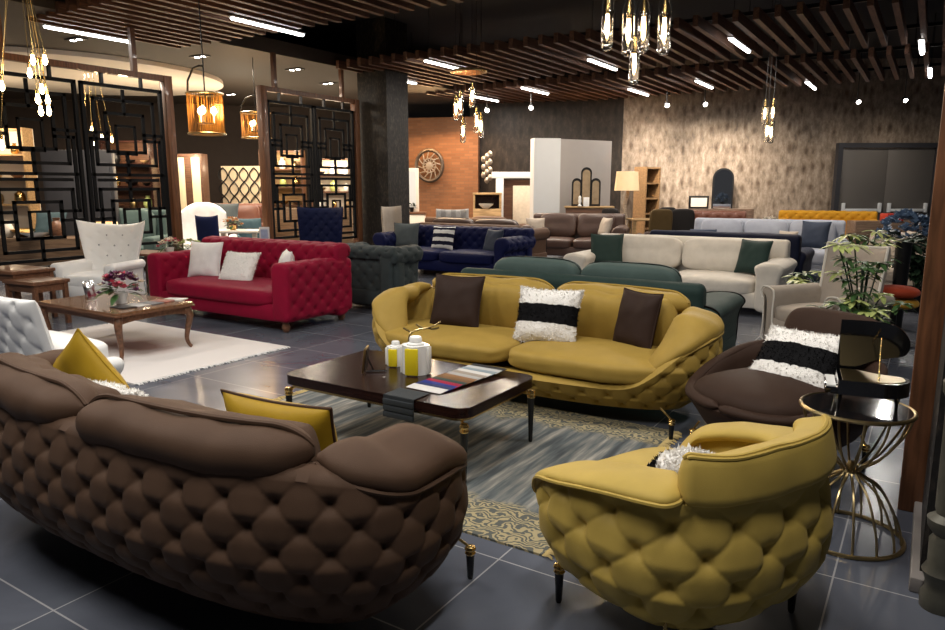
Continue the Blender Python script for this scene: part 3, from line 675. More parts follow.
# ================================================================ LATTICE SCREENS
def bar(g, a, b, w=.03, d=.03):
    y0, z0 = a; y1, z1 = b
    if abs(y0 - y1) < 1e-6: g.add(*box(0, y0, (z0 + z1) / 2, d, w, abs(z1 - z0) + w))
    else: g.add(*box(0, (y0 + y1) / 2, z0, d, abs(y1 - y0) + w, w))
def rect(g, y0, z0, y1, z1, w=.03, d=.03): bar(g, (y0, z0), (y1, z0), w, d); bar(g, (y0, z1), (y1, z1), w, d); bar(g, (y0, z0), (y0, z1), w, d); bar(g, (y1, z0), (y1, z1), w, d)
def lattice(w, z0, z1):
    g = MB(); h = z1 - z0; m = .042
    rect(g, 0, z0, w, z1, .045, .05)
    for fz in (0, .5): 
        zb, zt_ = z0 + h * (.04 if not fz else .5), z0 + h * (.46 if not fz else .97)
        hh = zt_ - zb
        rect(g, .12 * w, zb + hh * .12, .88 * w, zb + hh * .9, m); rect(g, .26 * w, zb + hh * .28, .74 * w, zb + hh * .74, m)
        bar(g, (0, zb + hh * .5), (.26 * w, zb + hh * .5), m); bar(g, (.74 * w, zb + hh * .5), (w, zb + hh * .5), m)
        bar(g, (.5 * w, zb + hh * .74), (.5 * w, zt_ + .02), m); bar(g, (.5 * w, zb), (.5 * w, zb + hh * .28), m); bar(g, (0, zb), (w, zb), m)
    for e in (.06, .94): bar(g, (e * w, z0 + h * .30), (e * w, z0 + h * .70), m)
    for fz in (.30, .70): bar(g, (.06 * w, z0 + h * fz), (.26 * w, z0 + h * fz), m); bar(g, (.74 * w, z0 + h * fz), (.94 * w, z0 + h * fz), m)
    rect(g, .38 * w, z0 + h * .62, .62 * w, z0 + h * .78, .03); rect(g, .4 * w, z0 + h * .16, .6 * w, z0 + h * .30, .03)
    bar(g, (.12 * w, z0 + h * .47), (.88 * w, z0 + h * .47), m)
    return g
def screen(label, x, ys, zt_, z0, posts, rods, ceil_z=3.78):
    root = thing('lattice_screen', label, 'lattice screen', (x, 0, 0))
    ya, yb = min(y[0] for y in ys), max(y[1] for y in ys)
    for y in posts: MB().add(*box(0, y, zt_ / 2, .13, .13, zt_, .006)).build('post', postwood, root)
    MB().add(*box(0, (ya + yb) / 2, zt_ - .04, .1, yb - ya + .1, .08)).build('top_beam', postwood, root)
    for y in rods: MB().add(*box(0, y, (zt_ + ceil_z) / 2, .07, .07, ceil_z - zt_)).build('hanging_post', postwood, root)
    for y0, y1 in ys:
        g = lattice(y1 - y0, z0, zt_ - .24); p = g.build('lattice_panel', lattice_m, root); p.location = (0, y0, 0)
        for t in (.25, .75): MB().add(*box(0, t * (y1 - y0), zt_ - .15, .04, .04, .2)).build('clip', black_m, p)
screen('black lattice screen in a wooden frame behind the white wing chair', -9.85, [(4.30, 5.52), (5.62, 6.80)], 3.13, .45, (4.20, 6.92), (4.65, 6.42))
screen('black lattice screen in a wooden frame left of the wallpapered column', -9.85, [(8.87, 9.92), (9.99, 11.02)], 3.2, .5, (8.75, 11.12), (9.05, 10.75))
# ================================================================ FOREGROUND GROUP
def rug_mat():
    m, nt, b, N, L = ntree('rug_pattern', .95)
    tc = N('ShaderNodeTexCoord'); sp = N('ShaderNodeSeparateXYZ'); L(tc.outputs['Object'], sp.inputs[0])
    mp = N('ShaderNodeMapping'); mp.inputs['Scale'].default_value = (9, .9, 1); n = N('ShaderNodeTexNoise'); n.inputs['Scale'].default_value = 2; n.inputs['Detail'].default_value = 6
    L(tc.outputs['Object'], mp.inputs[0]); L(mp.outputs[0], n.inputs['Vector'])
    r = N('ShaderNodeValToRGB'); e = r.color_ramp.elements; e[0].position = .34; e[0].color = (.055, .06, .065, 1); e[1].position = .66; e[1].color = (.36, .34, .30, 1); q = e.new(.45); q.color = (.10, .115, .12, 1); q = e.new(.55); q.color = (.19, .19, .175, 1)
    L(n.outputs['Fac'], r.inputs[0])
    # scroll border
    w = N('ShaderNodeTexWave', wave_type='RINGS'); w.inputs['Scale'].default_value = 9; w.inputs['Distortion'].default_value = 22; w.inputs['Detail'].default_value = 2.5; w.inputs['Detail Scale'].default_value = 1.3
    L(tc.outputs['Object'], w.inputs['Vector'])
    r2 = N('ShaderNodeValToRGB'); e = r2.color_ramp.elements; e[0].position = .38; e[0].color = (.09, .095, .085, 1); e[1].position = .62; e[1].color = (.36, .30, .17, 1); L(w.outputs['Fac'], r2.inputs[0])
    ab = N('ShaderNodeMath', operation='ABSOLUTE'); L(sp.outputs[1], ab.inputs[0]); nn = N('ShaderNodeTexNoise'); nn.inputs['Scale'].default_value = 6
    ad = N('ShaderNodeMath', operation='MULTIPLY_ADD'); ad.inputs[1].default_value = .25; L(tc.outputs['Object'], nn.inputs['Vector']); L(nn.outputs['Fac'], ad.inputs[0]); L(ab.outputs[0], ad.inputs[2])
    st = N('ShaderNodeMapRange'); st.inputs[1].default_value = .66; st.inputs[2].default_value = .74; L(ad.outputs[0], st.inputs[0])
    mx = N('ShaderNodeMixRGB'); L(st.outputs[0], mx.inputs[0]); L(r.outputs[0], mx.inputs[1]); L(r2.outputs[0], mx.inputs[2])
    L(mx.outputs[0], b.inputs['Base Color'])
    n3 = N('ShaderNodeTexNoise'); n3.inputs['Scale'].default_value = 300; bp = N('ShaderNodeBump'); bp.inputs['Strength'].default_value = .4; bp.inputs['Distance'].default_value = .004; L(tc.outputs['Object'], n3.inputs['Vector']); L(n3.outputs['Fac'], bp.inputs['Height']); L(bp.outputs[0], b.inputs['Normal'])
    return m
fringe_m = mat('rug_fringe', (.5, .38, .16), .9, var=.3, scale=50)
def fringe(root, W, D, m, ends='x', ln=.06):
    g = MB()
    for s in (-1, 1):
        for q in range(int((D if ends == 'x' else W) / .012)):
            t = -(D if ends == 'x' else W) / 2 + q * .012; l = ln * random.uniform(.7, 1.2); j = random.uniform(-.012, .012)
            e = (W if ends == 'x' else D) / 2
            P = [(s * e, t, .006), (s * (e + l * .6), t + j, .012), (s * (e + l), t + 2 * j, .004)]
            g.add(*tube(P if ends == 'x' else [(b, a, c) for a, b, c in P], .004, 4, cap=False))
    g.build('fringe', m, root)['kind'] = 'stuff'
rg = thing('area_rug', 'worn grey rug with gold scroll borders under the dark coffee table', 'rug', (-2.5, 3.35, 0)); MB().add(*box(0, 0, .005, 2.56, 1.8, .01)).build('rug_pile', rug_mat(), rg); fringe(rg, 2.56, 1.8, fringe_m)
tub_sofa('brown velvet tufted sofa seen from behind in the foreground', brown_v, brown_v, (-2.47, 1.73, 0), PI, W=2.5)
tub_sofa('mustard yellow velvet tufted sofa behind the dark coffee table', yel_v, yel_v, (-2.37, 4.50, 0), 0)
# armchair
def tub_armchair(label, m, loc, rz, W=.95, D=.90):
    root = thing('tufted_armchair', label, 'armchair', loc, rz); a, b = W / 2, D / 2; N = 600; P, Nn, L = superpath(a, b, 2.6, N)
    ax, fy = np.abs(P[:, 0]) / a, P[:, 1] / b
    rise = np.where(P[:, 1] < 0, smst(ax, .6, .95), 1); rim = .27 + .24 * rise + .095 * smst(fy, -.8, .5) * rise
    rim = np.convolve(np.r_[rim[-13:], rim, rim[:13]], np.ones(27) / 27, 'valid')
    MB().add(*tub_shell(P, Nn, L, rim, .10, [(0, .25), (.08, .15), (.22, .065), (.45, .01), (.7, 0), (1, .03)], .112, .088, .038, K=64, th=.12, zmax=.56)).build('tufted_shell', m, root)
    def frac(x, y): return int(np.argmin((P[:, 0] - x) ** 2 + (P[:, 1] - y) ** 2))
    i0, i1 = frac(a * .80, -b * .93), frac(a * .90, b * .92)
    for j0, j1 in ((i0, i1), (N - i1, N - i0)):
        sm, so, si, st = rim_roll(P, Nn, rim + .018, j0, j1, .10, .11, .030, .05, .10, 2.4, wr=.008, flat=.2)
        c = MB().add(*sm).build('arm_roll', m, root); MB().add(*tube(so, .007, 6)).build('piping', m, c)
    k0, k1 = frac(a * .93, b * .80), frac(-a * .93, b * .80); idx = np.arange(N)
    u = np.clip((idx - k0) / (k1 - k0), 0, 1)
    sm, so, si, st = rim_roll(P, Nn, np.full(N, .668), k0, k1, .075, .06, .075, -.22, .05, 4.5, wr=.01, step=2)
    c = MB().add(*sm).build('back_cushion', m, root)
    A = np.array(sm[0]).reshape(-1, 22, 3); loop = []
    for q, of in ((1, 0), (3, 0)):
        pass
    for off, rr_ in ((0, .007), (1, .006)):
        ring = [A[i, 4] for i in range(2 + off, len(A) - 2 - off)] if off == 0 else [A[i, 3] for i in range(3, len(A) - 3)]
        MB().add(*tube([p + (p - A[:, :, :].reshape(-1, 3).mean(0)) * .012 for p in ring], rr_, 6)).build('welt', m, c)
    V, Fc = puff(W - .26, D - .26, .18, 5, .25, 14); MB().add(tf(V, (0, -.07, .375)), Fc).build('seat_cushion', m, root)
    for sx in (-1, 1):
        tapered_leg(root, sx * .33, -.25, .15); tapered_leg(root, sx * .33, .25, .15)
    return root
tub_armchair('bright yellow velvet tufted armchair seen from behind at lower right', yel_l, (-.655, 2.385, 0), -2.0)
# dark coffee table
ct = thing('coffee_table', 'dark glossy coffee table with black tapered legs on the grey rug', 'coffee table', (-2.51, 3.24, .01))
poly = []
for cx, cy, a0 in ((.57, .31, 0), (-.57, .31, PI / 2), (-.57, -.31, PI), (.57, -.31, 1.5 * PI)):
    poly += [(cx + .08 * math.cos(a0 + PI / 2 * q / 6), cy + .08 * math.sin(a0 + PI / 2 * q / 6)) for q in range(7)]
bm_ = MB().add(*prism(poly, .345, .40)); bm_.build('tabletop', dkwood, ct, sharp=30)
MB().add(*prism([(x * .97, y * .95) for x, y in poly], .325, .346)).build('apron', brass, ct)
for sx in (-1, 1):
    for sy in (-1, 1):
        x, y = sx * .625, sy * .36
        lg = MB().add(*lathe([(.010, 0), (.012, .01), (.02, .27), (.02, .275)], 14, (x, y, 0))).build('leg', black_l, ct)
        MB().add(*lathe([(.021, .27), (.025, .278), (.021, .29), (.026, .30), (.02, .315), (.004, .318)], 14, (x, y, 0))).add(*tube([(x * .99, y * .98, .305), (x * .88, y * .84, .338)], .008, 8)).build('bracket', brass, lg)
TZ = .411
def onz(u, v, z):
    a = math.atan((315 - v) / F) - PITCH
    # iterate on forward distance for the wanted height
    f = (z - H) / math.tan(a); return at(u, f, z)
# things on it
def canister(label, u, v, s, lid=True):
    x, y = onz(u, v, TZ); root = thing('canister', label, 'jar', (x, y, TZ), FACE - .25, 'white and yellow jars on the dark coffee table')
    o = []; n = 48
    for q in range(n):
        t = 2 * PI * q / n; r = .072 * s * (1 + .08 * math.cos(4 * t)); o.append((r * math.cos(t) * 1.05, r * math.sin(t)))
    MB().add(*prism(o, 0, .165 * s)).build('jar_body', white_c, root, sharp=60)
    MB().add(*box(0, -.074 * s, .08 * s, .075 * s, .02, .15 * s, .004)).build('front_panel', yel_c, root)
    MB().add(*box(.078 * s, 0, .08 * s, .014, .06 * s, .15 * s, .004)).add(*box(-.078 * s, 0, .08 * s, .014, .06 * s, .15 * s, .004)).build('side_panel', white_c, root)
    MB().add(*lathe([(.05 * s, .165 * s), (.05 * s, .175 * s), (.036 * s, .18 * s), (.036 * s, .205 * s), (.03 * s, .212 * s), (.002, .213 * s)], 24)).build('lid', white_c, root)
canister('large white and yellow lidded jar on the dark coffee table', 416, 373, 1.05); canister('small white and yellow jar behind the large jar on the coffee table', 396, 365, .72)
x, y = onz(409, 362, TZ); tw = MB()
for P_ in ([(-.10, .0, .0), (-.09, 0, .15), (-.04, .01, .185), (.03, 0, .2), (.07, .01, .215), (.11, 0, .24)], [(.0, .005, .195), (-.03, .02, .21), (-.05, .02, .22)], [(.03, 0, .2), (.06, .01, .19), (.1, .01, .2)], [(-.07, .005, .165), (-.1, .01, .18), (-.13, .01, .2)]):
    tw.add(*tube(smooth_open(P_, 5), .006, 7))
tw.add(*lathe([(.03, 0), (.03, .008), (.01, .012)], 16, (-.10, 0, 0)))
one('gold_branch', 'gold twig ornament standing behind the jars on the coffee table', 'ornament', tw, gold_d, (x + .02, y + .13, TZ), FACE)
x, y = onz(364, 372, TZ); fr = thing('photo_frame', 'small gold-edged frame seen edge-on at the left of the coffee table', 'photo frame', (x, y, TZ), .55)
MB().add(*tf(box(0, 0, .075, .012, .12, .15, .003)[0], ry=.12).tolist() and (tf(box(0, 0, .08, .012, .12, .15, .003)[0], ry=.12), box(0, 0, .08, .012, .12, .15, .003)[1])).build('frame', gold_d, fr)
MB().add(tf(box(.009, 0, .08, .006, .10, .13)[0], ry=.12), box(0, 0, 0, 1, 1, 1)[1]).build('backing', dkbrown_v, fr)
MB().add(*tube([(.018, 0, .10), (.06, 0, .004)], .004, 6)).build('stand', black_m, fr)
x, y = onz(376, 372, TZ); one('pen', 'small grey pen lying beside the gold-edged frame on the coffee table', 'pen', MB().add(*tube([(-.06, 0, .006), (.05, 0, .006), (.065, 0, .006)], [.006, .006, .002], 8)), chrome, (x, y, TZ), FACE + .1)
# fabric swatches in a row along the right end of the table
sw = [('charcoal', (.035, .04, .045)), ('white', (.62, .6, .58)), ('navy blue', (.02, .03, .1)), ('royal blue', (.02, .03, .18)), ('crimson', (.28, .01, .04)), ('dark green', (.025, .045, .04)), ('brown', (.15, .075, .03)), ('rust brown', (.22, .11, .045)), ('light grey', (.35, .34, .33)), ('taupe', (.28, .24, .2)), ('off-white', (.6, .58, .55)), ('grey-blue', (.2, .25, .28)), ('pale grey', (.45, .46, .46)), ('black', (.02, .02, .022))]
nsw = len(sw)
for i, (nm, c) in enumerate(sw):
    t = i / (nsw - 1); u0, v0 = 422 + (487 - 422) * t, 391 + (371 - 391) * t; x, y = onz(u0, v0, TZ)
    m = velvet('swatch_' + nm.replace(' ', '_'), c, .2); zz = TZ + .002 + .0012 * i
    if i == 0:
        P_ = [(-.2, .0), (.0, .0)]
        root = thing('fabric_swatch', 'charcoal fabric swatch card hanging over the front edge of the coffee table', 'fabric swatch', (x - .03, 2.93, TZ), 0, 'fabric swatches on the coffee table')
        MB().add(*box(0, -.02, .003, .2, .14, .004)).add(*tf(box(0, 0, 0, .2, .004, .115)[0], (0, -.092, -.055)).tolist() and (tf(box(0, 0, 0, .2, .004, .115)[0], (0, -.092, -.055)), box(0, 0, 0, 1, 1, 1)[1])).build('cloth', m, root)
        g = MB()
        for q in (.0, .035, .07): g.add(*box(0, -.098, -.03 - q, .2, .008, .03, .003))
        g.build('swatch_fold', m, root)
        continue
    V, Fc = box(0, 0, 0, .24, .075, .005, .002); V = [(p[0], p[1], p[2] + .004 * (p[1] > 0)) for p in V]
    one('fabric_swatch', nm + ' fabric swatch, place %s behind the charcoal one on the coffee table' % ['', 'one', 'two', 'three', 'four', 'five', 'six', 'seven', 'eight', 'nine', 'ten', 'eleven', 'twelve', 'thirteen'][i], 'fabric swatch', MB().add(V, Fc), m, (x, y, zz), -.06 + random.uniform(-.05, .05), 'fabric swatches on the coffee table')
# pillows
fur_band = bands('fur_black_white', [(0, (.8, .78, .75)), (.36, (.005, .005, .006)), (.68, (.8, .78, .75))], 1)
fur_band2 = bands('fur_black_white_b', [(0, (.8, .78, .75)), (.30, (.005, .005, .006)), (.62, (.8, .78, .75))], 1)
stripe_m = bands('striped_cover', [(0, (.7, .7, .7)), (.18, (.012, .013, .03)), (.34, (.7, .7, .7)), (.5, (.012, .013, .03)), (.66, (.7, .7, .7)), (.82, (.012, .013, .03)), (.93, (.7, .7, .7))], 1, bump=.1)
pillow('dark brown velvet pillow at the left end of the mustard sofa', dkbrown_v, (-3.03, 4.53, .625), stand(.12, .3), .42, .42, .14, dkbrown_v)
pillow('fluffy white pillow with a black band in the middle of the mustard sofa', fur_band, (-2.22, 4.47, .60), stand(.08, .35), .47, .40, .15, fur=True)
pillow('small dark brown velvet pillow at the right end of the mustard sofa', dkbrown_v, (-1.62, 4.62, .61), stand(-.45, .25), .36, .40, .13, dkbrown_v)
pillow('gold satin pillow with brown piping on the right of the brown sofa', yel_p, (-1.90, 1.72, .57), stand(PI + .1, .25), .50, .40, .16, brown_v)
pillow('gold satin pillow poking up at the left of the brown sofa', yel_p, (-3.30, 1.78, .59), (PI / 2 - .2, PI / 4 - .1, PI + .1), .38, .38, .14, yel_p)
pillow('fluffy white pillow mostly hidden behind the brown sofa back', fur_w, (-2.92, 1.74, .50), stand(PI, .5), .40, .34, .15, fur=True)
pillow('fluffy black and white pillow inside the bright yellow armchair', fur_band2, (-.66, 2.34, .515), stand(-1.9, .8), .24, .2, .15, fur=True)
# brown lounge chair
def lounge(label, loc, rz):
    root = thing('lounge_chair', label, 'armchair', loc, rz); a, b = .48, .48; N = 220; P, Nn, L = superpath(a, b, 2.2, N)
    fy = P[:, 1] / b; rim = .36 + .20 * smst(fy, -.9, .75); 
    MB().add(*tub_shell(P, Nn, L, rim, .12, [(0, .22), (.2, .11), (.45, .03), (.8, 0), (1, .02)], .1, .1, 0, th=.07, K=16, zmax=.6, inner=.3)).build('shell', chair_br, root)
    sm, so, si, st = rim_roll(P, Nn, rim + .02, 0, N, .035, .035, .024, .1, .02, 2.2, wr=.004, step=2); c = MB().add(*sm).build('rim_roll', chair_br, root)
    V, Fc = puff(.74, .72, .2, 3.0, .35, 14); MB().add(tf(V, (0, -.06, .38)), Fc).build('seat_cushion', chair_br, root)
    V, Fc = puff(.60, .30, .15, 4, .3, 12); V = tf(V, rx=PI / 2 - .35); V[:, 1] -= np.abs(V[:, 0]) ** 2 * .35; MB().add(tf(V, (0, .40, .67)), Fc).build('headrest', chair_br, root)
    for sx in (-1, 1):
        for sy in (-1, 1): tapered_leg(root, sx * .30, sy * .32, .15)
    return root
LX, LY = -.60, 4.05
lounge('dark brown upholstered tub lounge chair behind the round side table', (LX, LY, 0), -.55)
pillow('fluffy white pillow with a black band lying in the brown lounge chair', fur_band, (LX + .06, LY + .06, .57), (PI / 2 - .75, 0, -.35), .46, .40, .13, fur=True)
# hourglass side table
SX, SY, SZ = -.19, 3.33, .585
st_ = thing('side_table', 'round black-topped side table with gold hourglass wire base', 'side table', (SX, SY, 0))
R_ = .215
MB().add(*lathe([(R_ - .01, SZ - .012), (R_ - .008, SZ), (.001, SZ)], 48)).build('tabletop', black_g, st_)
MB().add(*tube([(R_ * math.cos(t), R_ * math.sin(t), SZ - .006) for t in np.linspace(0, 2 * PI, 49)[:-1]], .009, 8, True)).build('top_ring', gold_d, st_)
MB().add(*tube([((R_ + .01) * math.cos(t), (R_ + .01) * math.sin(t), .009) for t in np.linspace(0, 2 * PI, 49)[:-1]], .009, 8, True)).build('base_ring', gold_d, st_)
MB().add(*tube([(.032 * math.cos(t), .032 * math.sin(t), .30) for t in np.linspace(0, 2 * PI, 17)[:-1]], .008, 8, True)).add(*lathe([(.001, .285), (.02, .29), (.02, .32), (.012, .34), (.001, .345)], 12)).build('waist_ring', gold_d, st_)
for q in range(14):
    t = 2 * PI * q / 14; pr = smooth_open([(R_, .009), (R_ - .02, .10), (.125, .23), (.034, .30), (.115, .38), (R_ - .03, .49), (R_ - .004, SZ - .012)], 5)
    MB().add(*tube([(r * math.cos(t), r * math.sin(t), z) for r, z in pr], .005, 6)).build('wire', gold_d, st_)
# model grand piano standing on it
pn = thing('model_piano', 'black model grand piano with open lid on the round side table', 'ornament', (SX + .03, SY + .03, SZ), FACE - .42); pn.scale = (1.1, 1.1, 1.1)
out = smooth_open([(-.105, -.10), (.02, -.10), (.09, -.085), (.135, -.03), (.13, .03), (.08, .05), (.03, .065), (-.02, .10), (-.06, .112), (-.105, .112)], 6)
pz0, pz1 = .06, .115; g = MB().add(*prism([tuple(p) for p in out], pz0, pz1)); g.build('case', black_g, pn, sharp=50)
MB().add(*prism([tuple(p * .88) for p in out], pz1, pz1 + .002)).build('soundboard', gold_d, pn)
kb = MB().add(*box(-.125, .005, .072, .05, .21, .024, .004)).build('key_bed', black_g, pn); MB().add(*box(-.128, .005, .086, .032, .17, .006)).build('keyboard', white_c, kb); MB().add(*box(-.102, .005, .10, .01, .17, .03)).build('fallboard', chrome, kb)
lid = tf([(p[0], p[1] - .112, 0) for p in out] + [(p[0], p[1] - .112, .006) for p in out], rx=-1.3); n_ = len(out)
MB().add(tf(lid, (0.0, .112, pz1)), prism([tuple(p) for p in out], 0, 1)[1]).build('lid', black_g, pn, sharp=50)
MB().add(*tube([(.03, -.06, pz1), (.035, .035, pz1 + .15)], .003, 6)).build('lid_prop', brass, pn)
for p in ((-.10, -.085), (-.10, .09), (.10, -.02)): MB().add(*lathe([(.006, 0), (.006, .012), (.011, .05), (.012, .062)], 10, (*p, 0))).build('leg', black_g, pn)
# small framed photo beside the piano
# ================================================================ MIDDLE GROUND
# crimson sofa
rs = sofa('crimson velvet tufted sofa with white pillows', (-6.65, 5.56, 0), 0, 2.36, 1.04, red_v, bh=.88, ah=.73, sh=.44, aw=.24, n=1, nb=0, arm='slab', tufted=True, base_z=.11, legm=redwood, leg='bun', bt=.24, name='tufted_sofa', ca=.1, cb=.09)
pillow('white pillow at the left end of the crimson sofa', white_f, (-7.38, 5.55, .63), stand(.25, .25), .46, .44, .15, white_f)
pillow('fluffy white pillow in the middle of the crimson sofa', fur_w, (-6.68, 5.47, .58), stand(.2, .55), .46, .40, .15, fur=True)
pillow('white pillow at the right end of the crimson sofa', white_f, (-6.0, 5.55, .62), stand(-.6, .25), .38, .38, .14, white_f)
# charcoal tufted armchair beside it
sofa('charcoal tufted armchair just right of the crimson sofa', (-5.80, 6.86, 0), PI, 1.05, .60, dkgrey_v, ltgrey, bh=.80, ah=.79, sh=.45, aw=.24, n=1, nb=0, arm='roll', tufted=True, base_z=.08, bt=.22, name='tufted_armchair', cat='armchair', leg='cone', legm=chrome)
# white rug, classic table
r2 = thing('shaggy_rug', 'white rug with a faded pink centre under the classic table', 'rug', (-6.3, 3.86, 0))
def wrug():
    m, nt, b, N, L = ntree('white_rug', .95); tc = N('ShaderNodeTexCoord'); n = N('ShaderNodeTexNoise'); n.inputs['Scale'].default_value = 2.2; n.inputs['Detail'].default_value = 7
    ln = N('ShaderNodeVectorMath', operation='LENGTH'); mp = N('ShaderNodeMapping'); mp.inputs['Scale'].default_value = (1.0, 1.7, 1); L(tc.outputs['Object'], mp.inputs[0]); L(mp.outputs[0], ln.inputs[0])
    ad = N('ShaderNodeMath', operation='MULTIPLY_ADD'); ad.inputs[1].default_value = .7; L(tc.outputs['Object'], n.inputs['Vector']); L(n.outputs['Fac'], ad.inputs[0]); L(ln.outputs['Value'], ad.inputs[2])
    r = N('ShaderNodeValToRGB'); e = r.color_ramp.elements; e[0].position = .55; e[0].color = (.26, .15, .13, 1); e[1].position = 1.05; e[1].color = (.72, .68, .66, 1); q = e.new(.8); q.color = (.6, .52, .5, 1); L(ad.outputs[0], r.inputs[0]); L(r.outputs[0], b.inputs['Base Color']); return m
MB().add(*box(0, 0, .006, 2.5, 1.56, .012)).build('rug_pile', wrug(), r2); fringe(r2, 2.5, 1.56, white_f, 'x', .05)
t2 = thing('coffee_table', 'classic walnut coffee table with curved cabriole legs on the white rug', 'coffee table', (-6.38, 3.78, .012)); TW, TD, TH = 1.28, .78, .43
pl = []
for cx, cy, a0 in ((TW / 2 - .03, TD / 2 - .03, 0), (-TW / 2 + .03, TD / 2 - .03, PI / 2), (-TW / 2 + .03, -TD / 2 + .03, PI), (TW / 2 - .03, -TD / 2 + .03, 1.5 * PI)):
    pl += [(cx + .03 * math.cos(a0 + PI / 2 * q / 4), cy + .03 * math.sin(a0 + PI / 2 * q / 4)) for q in range(5)]
w2 = wood('table_walnut', (.21, .105, .055), .22, (2, 12, 12), .4)
MB().add(*prism(pl, TH - .025, TH)).build('tabletop', w2, t2, sharp=30); MB().add(*prism([(x * 1.015, y * 1.02) for x, y in pl], TH - .035, TH - .022)).build('edge_band', redwood, t2, sharp=30)
for s in (-1, 1):
    for ax in (0, 1):
        L_ = (TW if ax == 0 else TD) - .1; C = [(-L_ / 2, TH - .035), (L_ / 2, TH - .035), (L_ / 2, TH - .12)] + [(L_ / 2 * math.cos(t), TH - .12 + .035 * math.sin(t)) for t in np.linspace(.1, PI - .1, 16)] + [(-L_ / 2, TH - .12)]
        n_ = len(C); o = s * ((TD if ax == 0 else TW) / 2 - .045)
        V = [((p, o - .01, z) if ax == 0 else (o - .01, p, z)) for p, z in C] + [((p, o + .01, z) if ax == 0 else (o + .01, p, z)) for p, z in C]
        MB().add(V, prism(C, 0, 1)[1]).build('apron', redwood, t2)
for sx in (-1, 1):
    for sy in (-1, 1):
        d = np.array([sx, sy]) / math.sqrt(2); b0 = np.array([sx * (TW / 2 - .06), sy * (TD / 2 - .06)])
        P_ = [(*(b0 + d * o), z) for o, z in [(0, TH - .03), (.028, TH - .09), (.03, TH - .15), (.008, .18), (-.006, .09), (.012, .03), (.035, .008)]]
        MB().add(*tube(smooth_open(P_, 5), np.interp(np.linspace(0, 1, 31), [0, .25, .6, .85, 1], [.035, .034, .022, .016, .016]), 10)).build('leg', redwood, t2)
T2 = TH + .013
# flowers, frame, magazines on it
def bouquet(name, label, x, y, z, r, cols, pot=None, ph=.12, n=34, cat='flowers', leafm=leaf_g, hmul=.7, pr=.06):
    root = thing(name, label, cat, (x, y, z))
    if pot:
        MB().add(*lathe([(pr * .75, 0), (pr, ph), (pr * .92, ph), (pr * .7, .02)], 20)).build('pot', pot, root)
    for m in set(cols):
        g = MB()
        for q in range(int(n * cols.count(m) / len(cols))):
            t = random.uniform(0, 2 * PI); e = random.uniform(0, 1) ** .6; c = np.array([r * e * math.cos(t), r * e * math.sin(t), ph + r * hmul * math.sqrt(max(0, 1 - e * e)) + random.uniform(-.01, .02)])
            k_ = r * random.uniform(.16, .28)
            for w in range(7):
                a = 2 * PI * w / 7 + q; el = .5 + .4 * (w % 2); d = np.array([math.cos(a) * math.cos(el), math.sin(a) * math.cos(el), math.sin(el)]); sd = np.cross(d, [0, 0, 1]); sd /= np.linalg.norm(sd)
                g.add([c, c + d * k_ * .6 + sd * k_ * .4, c + d * k_ * 1.05, c + d * k_ * .6 - sd * k_ * .4], [(0, 1, 2, 3)])
        g.build('blossoms', m, root)['kind'] = 'stuff'
    g = MB()
    for q in range(26): leaf(g, np.array([0, 0, ph]), random.uniform(0, 2 * PI), random.uniform(-.1, .8), r * random.uniform(.9, 1.25), r * .16)
    g.build('leaves', leafm, root)['kind'] = 'stuff'
    return root
def leaf(g, base, az, el, ln, wd, start=.35, droop=.3):
    d = np.array([math.cos(az) * math.cos(el), math.sin(az) * math.cos(el), math.sin(el)]); sd = np.array([-math.sin(az), math.cos(az), 0])
    V = []
    for i in range(5):
        t = i / 4; p = base + d * ln * (start + (1 - start) * t) - np.array([0, 0, droop * ln * t * t]); w = wd * math.sin(PI * min(1, t * .92 + .06)) ** .8
        V += [p - sd * w, p + np.array([0, 0, -w * .25]), p + sd * w]
    Fc = []
    for i in range(4):
        a = i * 3; Fc += [(a, a + 1, a + 4, a + 3), (a + 1, a + 2, a + 5, a + 4)]
    g.add(V, Fc)
x, y = onz(122, 303, T2); bouquet('flower_arrangement', 'pink and purple flowers in a square white pot on the classic table', x, y, T2, .20, [pink_fl, purple_fl, purple_fl, white_fl], white_c, .1, 60, hmul=.75)
x, y = onz(92, 300, T2); fr = thing('photo_frame', 'thin frame standing edge-on on the classic table left of the flowers', 'photo frame', (x, y, T2), FACE + PI / 2 - .25)
V, Fc = box(0, 0, .09, .13, .01, .18, .002); MB().add(tf(V, rx=-.18, loc=(0, 0, .006)), Fc).build('frame', chrome, fr); MB().add(*tube([(0, .02, .1), (0, .08, .004)], .004, 6)).build('stand', black_m, fr)
for i, (u, v, c, nm) in enumerate([(121, 309, (.03, .03, .035), 'dark magazine lying nearest on the classic table front corner'), (135, 307, (.5, .5, .5), 'pale magazine lying second along the classic table edge'), (148, 305, (.1, .12, .16), 'blue-grey magazine lying third along the classic table edge'), (161, 302.5, (.3, .08, .06), 'red magazine lying fourth along the classic table edge'), (173, 301, (.65, .65, .62), 'white magazine lying at the far right of the classic table')]):
    x, y = onz(u, v, T2); one('magazine', nm, 'magazine', MB().add(*box(0, 0, .004, .20, .14, .008, .001)).add(*box(0, 0, .009, .17, .11, .001)), mat('magazine_%d' % i, c, .3, var=.6, scale=25), (x - .06, y + .06, T2 + .0005), .1 * i, 'magazines on the classic table')
# white tufted chairs
wing_chair('white button-tufted chair back seen from behind at the left edge', (-5.20, 2.54, 0), PI, white_l, W=1.14, D=.54, bh=.79, ah=.34, sh=.42, amp=.034, ca=.105, cb=.10, flare=.02, wing=.04, top=.0, name='tufted_armchair')
wx, wy = at(101, 9.0); wing_chair('white high-backed wing chair with buttoned back behind the classic table', (wx, wy, 0), FACE - .12, white_l, W=.84, D=.82, bh=1.05, amp=.006, buttons=mat('button_grey', (.3, .3, .32), .3, var=0), flare=.34, wing=.16, top=.08)
